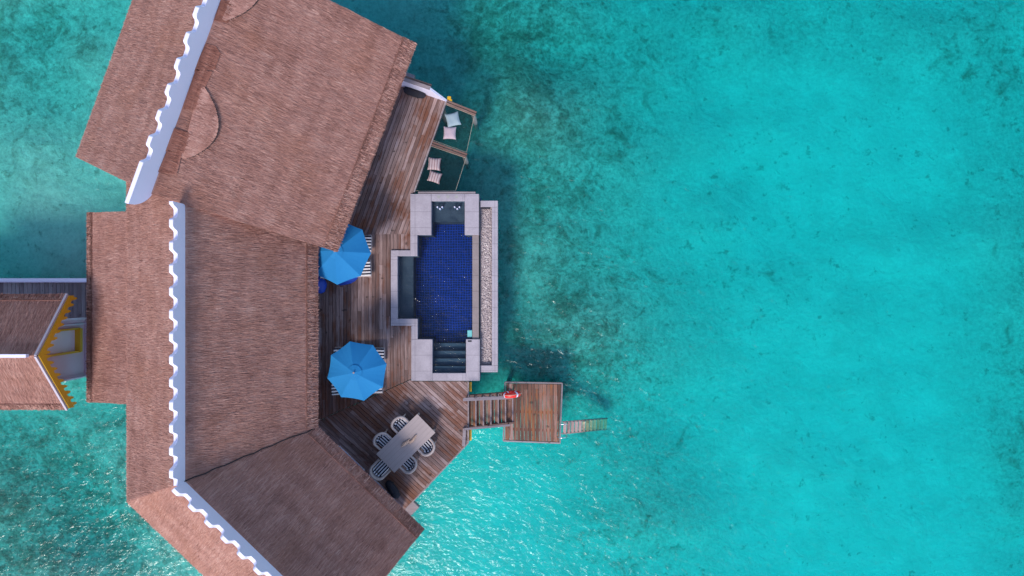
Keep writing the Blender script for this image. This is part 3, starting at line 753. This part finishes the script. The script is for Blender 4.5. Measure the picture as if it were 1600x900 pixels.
def beam_thing(a, b, lab):
    A, B = P(*a), P(*b); t = thing('net_beam', lab, 'beam', A, group=None)
    d = (B - A).normalized(); n_ = Vector((-d.y, d.x, 0))
    for s in (-0.05, 0.05):
        mb = MB(); mb.beam(A + n_ * s + Vector((0, 0, -.06)), B + n_ * s + Vector((0, 0, -.06)), 0.07, 0.12, random.random()); mb.build('timber', M['beam_wood'], t)
    mb = MB(); mb.tube([B - d * .12 + Vector((0, 0, -5.0)), B - d * .12 + Vector((0, 0, -.12))], 0.09, 10); mb.build('stilt', M['concrete'], t)
beam_thing((697, 159), (743.5, 177.5), 'twin timber beam along the upper edge of the hammock nets')
beam_thing((674, 223.5), (729, 243), 'twin timber beam between the two hammock nets')

def m_net():
    t = NT('net_mesh'); t.t.nodes.remove(t.b)
    tr = t.n('BsdfTransparent'); df = t.n('BsdfDiffuse'); df.inputs[0].default_value = (0.012, 0.022, 0.024, 1)
    nz = t.noise(t.coord('World'), 3, 2); f = t.math('ADD', 0.36, t.math('MULTIPLY', nz, 0.22))
    mx = t.n('MixShader'); t.l(f, mx.inputs[0]); t.l(tr.outputs[0], mx.inputs[1]); t.l(df.outputs[0], mx.inputs[2]); t.l(mx.outputs[0], t.out.inputs[0]); return t.m
M['net'] = m_net()
def net(q, lab):
    c = [P(*p, -0.06) for p in q]; cen = sum(c, Vector()) / 4; t = thing('hammock_net', lab, 'net', cen)
    mb = MB(); n = 14; vs = []; fs = []
    for i in range(n + 1):
        for j in range(n + 1):
            u, v = i / n, j / n; p = c[0].lerp(c[1], u).lerp(c[3].lerp(c[2], u), v); p.z -= 0.16 * math.sin(math.pi * u) * math.sin(math.pi * v); vs.append(p)
    # outer free edge pulled in a little between its ties
    for i in range(n):
        for j in range(n): fs.append((i * (n + 1) + j, (i + 1) * (n + 1) + j, (i + 1) * (n + 1) + j + 1, i * (n + 1) + j + 1))
    mb.add(vs, fs); mb.build('netting', M['net'], t, smooth=True)
    mb = MB(); mb.tube([p + Vector((0, 0, .01)) for p in c], 0.008, 6, closed=True); mb.build('edge_rope', M['rope'], t)
net([(695, 163), (741, 181), (729, 238), (676, 219)], 'dark hammock net holding a pale blue and a plain pink pillow, uppermost of the two')
net([(672, 228), (728, 247), (712, 298), (648, 298)], 'dark hammock net holding two striped pillows, next to the pool coping')

def pillow(px, py, rz, mat, lab, size=0.50, z=-0.17, sx=1.0, sy=1.0):
    mb = MB(); n = 12; vs = []; fs = []
    for s in (1, -1):
        for i in range(n + 1):
            for j in range(n + 1):
                u, v = -1 + 2 * i / n, -1 + 2 * j / n
                pin = 1 - 0.10 * (1 - abs(u * v)) * 0.9
                h = 0.085 * (max(0, (1 - u ** 4)) ** 0.5) * (max(0, (1 - v ** 4)) ** 0.5)
                x = u * size / 2 * sx * (1 - 0.09 * (1 - v * v)); y = v * size / 2 * sy * (1 - 0.09 * (1 - u * u))
                h *= 1 + .12 * math.sin(5 * u + 2 * v)
                vs.append((x, y, 0.085 + s * h))
    m = (n + 1) ** 2
    for i in range(n):
        for j in range(n):
            a = i * (n + 1) + j; fs.append((a, a + n + 1, a + n + 2, a + 1)); fs.append((m + a + 1, m + a + n + 2, m + a + n + 1, m + a))
    mb.add(vs, fs); o = mb.build('pillow', mat, None, smooth=True, base=None)
    o.location = P(px, py, z); o.rotation_euler = (0, 0, rz)
    tag(o, lab, 'pillow', 'scatter pillows on the hammock nets')
pillow(708, 187.5, R(14), M['pillow_grey'], 'pale blue grey square pillow on the upper hammock net', 0.54)
pillow(703, 208.5, R(-2), M['pillow_pink'], 'plain pale pink square pillow on the upper hammock net, below the pale blue one', 0.50)
pillow(679, 256.8, R(-5), M['pillow_stripe'], 'pink striped pillow on the lower hammock net, farther from the pool', 0.50)
pillow(679.5, 277.3, R(-17), M['pillow_stripe'], 'pink striped pillow on the lower hammock net, nearer the pool coping', 0.50, sy=.85)

# ------------------------------------------------------------------ parasols
def parasol(px, py, rot, rad, lab):
    c = P(px, py, 2.55); t = thing('parasol', lab, 'parasol', (c.x, c.y, 0), rot, 'blue parasols on the terrace')
    n = 8; mb = MB()
    zc, ze = 2.62, 2.20; vin = 0.22
    for k in range(n):                                # eight sagging gores
        a0, a1 = 2 * math.pi * k / n, 2 * math.pi * (k + 1) / n; m_ = 8; vs = []; fs = []
        for i in range(m_ + 1):
            r_ = vin + (rad - vin) * i / m_; z = zc - (zc - ze) * (i / m_) ** 1.12
            for j in range(5):
                q = j / 4; x = r_ * (math.cos(a0) * (1 - q) + math.cos(a1) * q); y = r_ * (math.sin(a0) * (1 - q) + math.sin(a1) * q)
                sag = 0.16 * q * (1 - q) * (i / m_); pull = 1 - 0.02 * 4 * q * (1 - q) * (i / m_) ** 3
                vs.append((x * pull, y * pull, z - sag))
        for i in range(m_):
            for j in range(4): fs.append((i * 5 + j, (i + 1) * 5 + j, (i + 1) * 5 + j + 1, i * 5 + j + 1))
        mb.add(vs, fs, random.random())
    mb.build('canopy', M['canvas'], t, local=True)
    mb = MB()
    for k in range(n):
        a0, a1 = 2 * math.pi * k / n, 2 * math.pi * (k + 1) / n
        mb.add([(0, 0, zc + .11), (.27 * math.cos(a0), .27 * math.sin(a0), zc + .01), (.262 * math.cos((a0 + a1) / 2), .262 * math.sin((a0 + a1) / 2), zc), (.27 * math.cos(a1), .27 * math.sin(a1), zc + .01)], [(0, 1, 2, 3)], random.random())
    mb.build('vent_cap', M['canvas'], t, local=True)
    for k in range(n):
        a0 = 2 * math.pi * k / n; mb = MB(); mb.tube([(0.03 * math.cos(a0), 0.03 * math.sin(a0), zc - .04), (rad * .985 * math.cos(a0), rad * .985 * math.sin(a0), ze - .015)], .009, 5)
        mb.build('rib', M['rail_wood'], t, local=True)
    mb = MB(); mb.tube([(0, 0, .03), (0, 0, zc + .1)], .024, 8); mb.build('pole', M['rail_wood'], t, local=True)
    mb = MB(); mb.lathe([(0, .16), (.035, .16), (.03, .12), (.0, .10)], (0, 0, zc), 10); mb.build('finial', M['rail_wood'], t, local=True)
    mb = MB(); mb.lathe([(.0, .10), (.06, .10), (.24, .06), (.26, .003), (0, .003)], (0, 0, 0), 18); mb.build('base_weight', M['concrete'], t, local=True)
parasol(525, 393, R(-2), 1.18, 'blue octagonal parasol partly hidden under the corner of the upper thatched roof')
parasol(554.5, 581.5, R(13.5), 1.10, 'blue octagonal parasol standing clear on the lower terrace beside the pool steps')

# ------------------------------------------------------------------ loungers (head west, foot east)
def lounger():
    t = thing('sun_lounger', 'x', 'sun lounger', (0, 0, 0), 0, 'striped sun loungers under the parasols')
    f = MB()
    for s in (-1, 1): f.beam((-.95, s * .30, .26), (.97, s * .30, .26), .05, .07)
    for x in (-.93, .955): f.beam((x, -.275, .26), (x, .275, .26), .05, .062)
    for i in range(12): f.beam((-.85 + i * .15, -.275, .275), (-.85 + i * .15, .275, .275), .07, .02)
    f.build('frame', M['rattan'], t, local=True)
    for x in (-.82, .82):
        for s in (-1, 1):
            l_ = MB(); l_.beam((x, s * .30, .0), (x, s * .30, .23), .05, .05); l_.build('leg', M['rattan'], t, local=True)
    c = MB(); c.box((.32, 0, .33), (1.28, .58, .08)); c.build('seat_cushion', M['stripe'], t, local=True, bevel=.02)
    b = MB(); m_ = Matrix.Translation((-.62, 0, .45)) @ Matrix.Rotation(R(24), 4, 'Y'); b.box(None, (.68, .58, .08), m=m_); b.build('back_cushion', M['stripe'], t, local=True, bevel=.02)
    return t
L0 = lounger()
for i, (px, py, rz, lab) in enumerate([(541, 380, -1, 'striped sun lounger under the partly hidden parasol, nearer the upper roof'), (540, 421, 3, 'striped sun lounger under the partly hidden parasol, its lower edge beside the blue beanbags'),
                                     (561, 556, -1, 'striped sun lounger under the fully visible parasol, showing at its upper right edge'), (558, 603, 2, 'striped sun lounger under the fully visible parasol, showing at its lower right edge')]):
    o = L0 if i == 0 else copy_tree(L0); q = P(px, py, .33); o.location = (q.x, q.y, 0); o.rotation_euler.z = R(rz); o['label'] = lab

def beanbag(px, py, rz, sx, sy, lab):
    mb = MB(); n = 16; prof = [(0, .0), (.22, 0.004), (.33, .05), (.36, .14), (.32, .26), (.22, .36), (.10, .41), (0, .42)]
    mb.lathe(prof, (0, 0, 0), n)
    vs = []
    for x, y, z in mb.v:
        a = math.atan2(y, x); k = 1 + .09 * math.sin(3 * a + z * 6) + .05 * math.sin(5 * a)
        vs.append((x * k * sx, y * k * sy, z * (1 + .10 * math.cos(a))))
    mb.v = vs; o = mb.build('beanbag', M['vinyl_blue'], None, smooth=True); o.location = P(px, py); o.rotation_euler.z = rz
    tag(o, lab, 'beanbag', 'blue beanbags by the parasol')
beanbag(541, 434.5, R(8), 1.5, .72, 'deep blue beanbag tucked under the edge of the partly hidden parasol')
beanbag(499, 445, R(70), 1.05, .9, 'deep blue beanbag half under the thatched eave of the middle roof')

# ------------------------------------------------------------------ dining set
tc = P(634, 692.8, .75); ta = math.atan2(710 - 647, 652 - 587.5)
tbl = thing('dining_table', 'rectangular pale wood dining table on the lower terrace', 'table', (tc.x, tc.y, 0), ta)
mb = MB(); mb.box((0, 0, .73), (2.18, .99, .045)); mb.build('tabletop', M['tabletop'], tbl, local=True, bevel=.006)
mb = MB()
for s in (-1, 1): mb.beam((-.95, s * .42, .66), (.95, s * .42, .66), .03, .09); mb.beam((s * .96, -.40, .66), (s * .96, .40, .66), .03, .088)
mb.build('apron', M['rattan'], tbl, local=True)
for x in (-.98, .98):
    for y in (-.43, .43): mb = MB(); mb.beam((x, y, 0), (x, y, .70), .07, .07); mb.build('leg', M['rattan'], tbl, local=True)
dr = thing('driftwood_piece', 'twisted pale driftwood centrepiece lying on the dining table', 'ornament', P(636.5, 690.5, .755), 0)
mb = MB(); q = [P(627, 698.5, .78), P(632, 693.5, .82), P(637, 690, .81), P(640, 686, .79)]; mb.tube(q, [.02, .075, .055, .012], 7)
mb.build('driftwood_limb', M['driftwood'], dr, smooth=True)
mb = MB(); q = [P(639, 694, .77), P(644, 689, .83), P(648, 683.5, .83), P(651, 679, .80)]; mb.tube(q, [.012, .055, .045, .01], 7)
mb.build('driftwood_limb', M['driftwood'], dr, smooth=True)
mb = MB(); mb.tube([P(636, 691, .80), P(642, 690, .81), P(646, 685, .86)], [.03, .04, .012], 6); mb.build('driftwood_limb', M['driftwood'], dr, smooth=True)

def chair():
    """low armchair, sits facing -Y? local +Y is the back"""
    t = thing('dining_chair', 'x', 'chair', (0, 0, 0), 0, 'rattan armchairs around the dining table')
    def U(z, k=1.0, y0=-.26):                            # horseshoe rail: arms and back
        pts = [(-.29 * k, y0, z)]
        for i in range(13):
            a = math.pi - math.pi * i / 12
            pts.append((.29 * k * math.cos(a), .06 + .26 * k * math.sin(a) ** .8, z + .0 * i))
        pts.append((.29 * k, y0, z)); return pts
    r_ = MB()
    top = [(x, y + (.03 if y > 0 else 0), z + (.13 * max(0, (y - .02) / .3))) for x, y, z in U(.64)]
    r_.tube(top, .048, 8); r_.build('arm_rail', M['rattan'], t, smooth=True, local=True)
    b = MB(); lo = U(.36, .93)[2:-2]; tq = top[2:-2]; n = len(tq)
    vs = [tuple(p) for p in lo] + [tuple(p) for p in tq]
    b.add(vs + [(x * .95, y * .95, z) for x, y, z in vs], [(i, i + 1, n + i + 1, n + i) for i in range(n - 1)] + [(2 * n + i, 3 * n + i, 3 * n + i + 1, 2 * n + i + 1) for i in range(n - 1)] + [(n + i, n + i + 1, 3 * n + i + 1, 3 * n + i) for i in range(n - 1)])
    b.build('backrest', M['rattan'], t, smooth=True, local=True)
    bc = MB(); vs = []; m_ = 12                          # curved striped back cushion
    for i in range(m_ + 1):
        a = math.pi * (.13 + .74 * i / m_); cx, cy = math.cos(a), math.sin(a)
        for rr, z in ((.255, .42), (.25, .62), (.205, .61), (.19, .42)): vs.append((rr * cx, .055 + rr * .93 * cy, z))
    fs = [(4 * i + k, 4 * i + (k + 1) % 4, 4 * i + 4 + (k + 1) % 4, 4 * i + 4 + k) for i in range(m_) for k in range(4)] + [(0, 3, 2, 1), (4 * m_, 4 * m_ + 1, 4 * m_ + 2, 4 * m_ + 3)]
    bc.add(vs, fs); bc.build('back_cushion', M['chair_stripe'], t, local=True, bevel=.02)
    s = MB(); s.box((0, -.02, .36), (.52, .52, .06)); s.build('seat', M['rattan'], t, local=True, bevel=.02)
    c = MB(); c.box((0, -.03, .43), (.46, .46, .08)); c.build('seat_cushion', M['chair_stripe'], t, local=True, bevel=.03)
    for x in (-.25, .25):
        for y in (-.23, .2): l_ = MB(); l_.beam((x * 1.05, y * 1.05, 0), (x, y, .63 if y < 0 else .35), .045, .045); l_.build('leg', M['rattan'], t, local=True)
    return t
C0 = chair()
# outward normals of the table sides
chairs = [(628.5, 664.5, ta + R(0), 'rattan armchair at the side of the table nearest the parasol, by its upper right end'),
          (600.5, 689.5, ta + R(3), 'rattan armchair at the side of the table nearest the parasol, by its lower left end'),
          (595, 732, ta + R(92), 'rattan armchair with the widest striped cushion showing, at the lower left head of the table'),
          (637, 722, ta + R(182), 'rattan armchair on the sea side of the table, nearer the black bag'),
          (665, 694.5, ta + R(178), 'rattan armchair on the sea side of the table, nearer the jetty stairs')]
for i, (px, py, rz, lab) in enumerate(chairs):
    o = C0 if i == 0 else copy_tree(C0); q = P(px, py, .5); o.location = (q.x, q.y, 0); o.rotation_euler.z = rz; o.scale = (1.02,) * 3; o['label'] = lab

# ------------------------------------------------------------------ jetty, stairs, ladder, lifebuoy
JZ = -1.15
jet = thing('jetty_platform', 'low timber swimming platform standing in the sea beyond the stairs', 'jetty', P(832, 645, JZ))
q = [(789, 597.5), (878.5, 599), (875, 692.5), (786.5, 689)]; jp = [tuple(P(*p, JZ)[:2]) for p in q]
mb = MB(); planks(mb, inset(jp, .05), R(90.5), wd=.15, gap=.012, z0=JZ - .04, z1=JZ, jl=9); mb.build('deck_boards', M['jetty'], jet)
mb = MB()
for i in range(4):
    a, b = P(*q[i], JZ), P(*q[(i + 1) % 4], JZ); mb.beam(a - Vector((0, 0, .085)), b - Vector((0, 0, .085)), .055, .18 - .004 * i, random.random())
mb.build('edge_board', M['rail_wood'], jet)
mb = MB()
for t_ in (.2, .5, .8):
    a, b = P(*q[0], JZ - .12).lerp(P(*q[1], JZ - .12), .02), P(*q[0], 0); c0 = P(*q[0], JZ).lerp(P(*q[3], JZ), t_); c1 = P(*q[1], JZ).lerp(P(*q[2], JZ), t_)
    mb.beam(c0 - Vector((-.05, 0, .12)), c1 - Vector((.05, 0, .12)), .09, .13)
mb.build('joist', M['beam_wood'], jet)
stilts([P(*p, JZ) for p in ((795, 604), (872, 605), (869, 686), (793, 683))], jet, JZ - .05, .1)

st = thing('jetty_stairs', 'timber stairs with side rails leading down from the terrace to the swimming platform', 'stairs', P(765, 640, -.5))
n = 6; x0, x1 = P(731.5, 640, -.1).x, P(800, 640, JZ).x + .02; y_n, y_s = P(760, 616.5, -.5).y, P(760, 665, -.5).y
run = (x1 - x0) / n
for i in range(n):
    z = -0.19 * (i + 1); xa = x0 + run * i
    mb = MB(); wn = run / 2 - .012
    for k in range(2): mb.prism([(xa + k * run / 2 + .004, y_s + .02), (xa + (k + 1) * run / 2 - .008, y_s + .02), (xa + (k + 1) * run / 2 - .008, y_n - .02), (xa + k * run / 2 + .004, y_n - .02)], z - .04, z, random.random(), lambda v: (v[1] + i * 3.1, v[0]))
    mb.prism([(xa + run - .006, y_s + .02), (xa + run + .022, y_s + .02), (xa + run + .022, y_n - .02), (xa + run - .006, y_n - .02)], z - .05, z + .006, 1.0, lambda v: (v[1], v[0]))
    tr = mb.build('tread', M['jetty'], st)
    nb = MB(); nb.box((xa + run + .0085, (y_s + y_n) / 2, z + .012), (.05, y_n - y_s - .06, .012)); nb.build('nosing', M['rail_wood'], tr)
for y, nm in ((y_n, 'n'), (y_s, 's')):
    mb = MB(); mb.beam((x0, y, -.18), (x1 - .02, y, JZ - .04), .06, .24); mb.build('stringer', M['beam_wood'], st)
# handrails: north one with balusters, south one lower and plain
rl = MB(); a, b = Vector((P(723, 624, .95).x, y_n - .0, .78)), Vector((x1 + .02, y_n, JZ + 1.35)); a.z = .80; b.z = -.02 + .25
rl.beam(a, b, .12, .045); rl.build('handrail', M['rail_wood'], st)
for k in range(7):
    t_ = k / 6; p = a.lerp(b, .06 + t_ * .92); f_ = (p.x - x0) / (x1 - x0); zb_ = -.05 + (JZ + .05) * min(1, max(0, f_))
    mb = MB(); mb.beam((p.x, p.y, zb_), (p.x, p.y, p.z - .02), .06, .05); mb.build('baluster', M['beam_wood'], st)
lr = MB(); lr.beam(a - Vector((-.1, 0, .42)), b - Vector((0, 0, .42)), .04, .09); lr.build('mid_rail', M['rail_wood'], st)
a2, b2 = Vector((P(726, 668, .3).x, y_s, .22)), Vector((P(797, 662, -.6).x, y_s, -.62))
rl = MB(); rl.beam(a2, b2, .08, .05); rl.build('handrail', M['rail_wood'], st)
for k in range(3):
    p = a2.lerp(b2, .06 + k * .45); mb = MB(); mb.beam((p.x, p.y, p.z - .5), (p.x, p.y, p.z - .02), .05, .05); mb.build('baluster', M['beam_wood'], st)

# sea ladder
ld = thing('sea_ladder', 'timber ladder with steel grab rails dipping from the platform into the sea', 'ladder', P(880, 668, JZ))
la, lb = P(879, 668.5, JZ - .02), P(948, 662, -2.75)
d = (lb - la).normalized(); sd_ = Vector((0, 1, 0)) - d * d.y; sd_ = Vector((d.y * -1, d.x, 0)).normalized()
hw = .235
for s in (-1, 1): mb = MB(); mb.beam(la + sd_ * hw * s, lb + sd_ * hw * s, .04, .09); mb.build('side_rail', M['pink_wood'], ld)
n = 12
for i in range(n):
    c = la.lerp(lb, (i + .55) / n) + Vector((0, 0, .05)); mb = MB(); mb.box((c.x, c.y, c.z), (.125, hw * 2 - .045, .03), math.atan2(d.y, d.x), random.random()); mb.build('tread', M['pink_wood'] if i < 5 else M['algae'], ld)
for s in (-1, 1):
    mb = MB(); o_ = la + sd_ * (hw + .035) * s
    mb.tube([o_ + Vector((-.22, 0, .02)), o_ + Vector((-.22, 0, .55)), o_ + Vector((-.12, 0, .68)), o_ + Vector((.08, 0, .64)), o_ + Vector((.16, 0, .45)), o_ + Vector((.16, 0, -.06))], .02, 8)
    mb.build('grab_rail', M['chrome'], ld, smooth=True)

# lifebuoy hung on the stair rail end
lc = Vector((P(799, 614.5, .0).x, y_n + .03 + .09, -.06))
lc = P(799, 614.5, .0); lc.z = .12; lc.y = y_n + .10
lbuoy = thing('lifebuoy', 'red lifebuoy with white bands hung on the rail end at the foot of the stairs', 'lifebuoy', lc, R(5))
mb = MB(); mb.tube([(.27 * math.cos(a), 0, .27 * math.sin(a)) for a in [2 * math.pi * k / 32 for k in range(32)]], .105, 12, closed=True); mb.build('ring', M['red'], lbuoy, smooth=True, local=True)
for k in range(4):
    a0 = math.pi / 4 + k * math.pi / 2 + .1; mb = MB(); mb.tube([(.27 * math.cos(a), 0, .27 * math.sin(a)) for a in [a0 - .12 + .06 * j for j in range(5)]], .108, 12); mb.build('white_band', M['white'], lbuoy, smooth=True, local=True)
mb = MB(); mb.tube([(.385 * math.cos(a) * (1 + .05 * math.cos(4 * a)), .02, .385 * math.sin(a)) for a in [2 * math.pi * k / 28 for k in range(28)]], .01, 5, closed=True); mb.build('grab_rope', M['rope'], lbuoy, smooth=True, local=True)

# ------------------------------------------------------------------ entry: pavilion, boardwalk
pav = thing('entry_pavilion', 'small gabled thatched entry pavilion with yellow scalloped bargeboard on the boardwalk', 'pavilion', (-17.5, -2.3, 0))
xe = -16.03; yN, yS, yR, ze, zr = -.27, -4.33, -2.28, 2.15, 3.85; xw = -23.0
mb = MB(); slope(mb, [(xw, yR, zr), (xe, yR, zr), (xe, yN, ze), (xw, yN, ze)], eaves=(2,), fringe_w=.26, thick=.2)
slope(mb, [(xw, yR, zr), (xw, yS, ze), (xe, yS, ze), (xe, yR, zr)], eaves=(1,), fringe_w=.26, thick=.2)
prf = mb.build('roof', M['thatch'], pav)
mb = MB(); mb.beam((xw, yR, zr + .10), (xe - .25, yR, zr + .10), .11, .16); mb.build('ridge_board', M['white'], prf)
def barge(y0, z0, y1, z1):                               # y0,z0 apex
    v = Vector((0, y1 - y0, z1 - z0)); L_ = v.length; v.normalize(); dn = Vector((0, v.z, -v.y)); dn = dn if dn.z < 0 else -dn
    mb = MB(); a = Vector((xe + .03, y0, z0 + .10)); b = Vector((xe + .03, y1, z1 + .10))
    mb.beam(a, b + v * .05, .075, .10); mb.build('barge_cap', M['barge'], prf)
    mb = MB(); rows = []; N_ = 120
    for i in range(N_ + 1):
        s = L_ * i / N_ + 0.0; ph = (s / .30) % 1.0
        dep = .30 + (.27 * (math.sin(math.pi * min(1, ph / .55)) ** .5 if ph < .55 else 0.0))
        rows.append((a + v * s, dep))
    vs = []; fs = []
    for p, dep in rows:
        for ox in (.035, .075): vs.append(p + Vector((ox, 0, -.05))); vs.append(p + Vector((ox, 0, -.05 - dep)) + Vector((0, (1 if y1 > y0 else -1) * .0, 0)))
    for i in range(N_):
        k = 4 * i; j = k + 4; fs += [(k, j, j + 1, k + 1), (k + 2, k + 3, j + 3, j + 2), (k, k + 2, j + 2, j), (k + 1, j + 1, j + 3, k + 3)]
    mb.add(vs, fs); mb.build('scalloped_bargeboard', M['yellow'], prf)
barge(yR, zr, yN, ze); barge(yR, zr, yS, ze)
# end wall with a yellow framed opening
X = -16.68; ya, yb_, yc, yd = -1.22, -1.56, -2.44, -3.42; zs, zt = .40, 2.45
mb = MB()
for y0, y1, z0, z1 in ((yb_, ya, 0, 2.6), (yd, yc, 0, 2.6), (yc, yb_, 0, zs), (yc, yb_, zt, 2.9)):
    mb.box((X - .06, (y0 + y1) / 2, (z0 + z1) / 2), (.12, y1 - y0, z1 - z0))
pw = mb.build('end_wall', M['wall_white'], pav)
mb = MB(); mb.box((X + .02, ya + .035, 1.2), (.16, .07, 2.5)); mb.box((X + .01, ya - .17, 1.2), (.05, .05, 2.45)); mb.box((X + .03, yd - .02, 1.2), (.18, .05, 2.5)); mb.build('moulding', M['white'], pav)
wd_ = MB()
for y in (yb_, yc): wd_.box((X + .0, y, (zs + zt) / 2), (.17, .07, zt - zs + .07))
wd_.box((X + .02, (yb_ + yc) / 2, zs - .0), (.22, yb_ - yc + .02, .15)); wd_.box((X, (yb_ + yc) / 2, zt), (.17, yb_ - yc - .07, .07))
wf = wd_.build('window_frame', M['yellow'], pav)
mb = MB(); mb.box((X - .10, (yb_ + yc) / 2, (zs + zt) / 2), (.03, yb_ - yc - .06, zt - zs - .06)); mb.build('shutter_panel', M['white'], wf)
mb = MB()
for y in (ya - .05, yd + .05): mb.box((-19.8, y, 1.15), (6.3, .1, 2.28))
mb.build('side_wall', M['wall_white'], pav)
for x in (-16.8, -22.5):
    for y in (ya - .1, yd + .1): s_ = MB(); s_.tube([(x, y, -5), (x, y, -.2)], .13, 10); s_.build('stilt', M['concrete'], pav)
mb = MB(); mb.box((-19.8, (yd + ya) / 2 , -.13), (6.5, ya - yd + .05, .16)); mb.build('floor', M['wall_white'], pav)

bw = thing('entry_boardwalk', 'grey plank boardwalk with white handrail leading to the villa', 'boardwalk', (-18, -.5, 0))
mb = MB(); planks(mb, [(-30, .22), (-12.6, .22), (-12.6, -1.20), (-30, -1.20)], R(90), wd=.16, gap=.012, jl=9); mb.build('deck_boards', M['grey_wood'], bw)
mb = MB()
for y in (.1, -.5, -1.1): mb.beam((-30, y, -.13), (-12.6, y, -.13), .08, .18)
mb.build('bearer', M['dark_recess'], bw)
mb = MB(); mb.beam((-30, .30, .98), (-13.9, .30, .98), .13, .05); mb.build('handrail', M['white'], bw)
mb = MB(); mb.beam((-30, .26, .08), (-13.9, .26, .08), .10, .12); mb.build('kerb', M['wall_white'], bw)
for i in range(9):
    x = -29.5 + i * 1.9; mb = MB(); mb.beam((x, .30, .0), (x, .30, .955), .08, .08); mb.build('rail_post', M['white'], bw)
stilts([(x, y) for x in (-28, -24, -20, -16) for y in (.05, -1.0)], bw, -.2, .11)
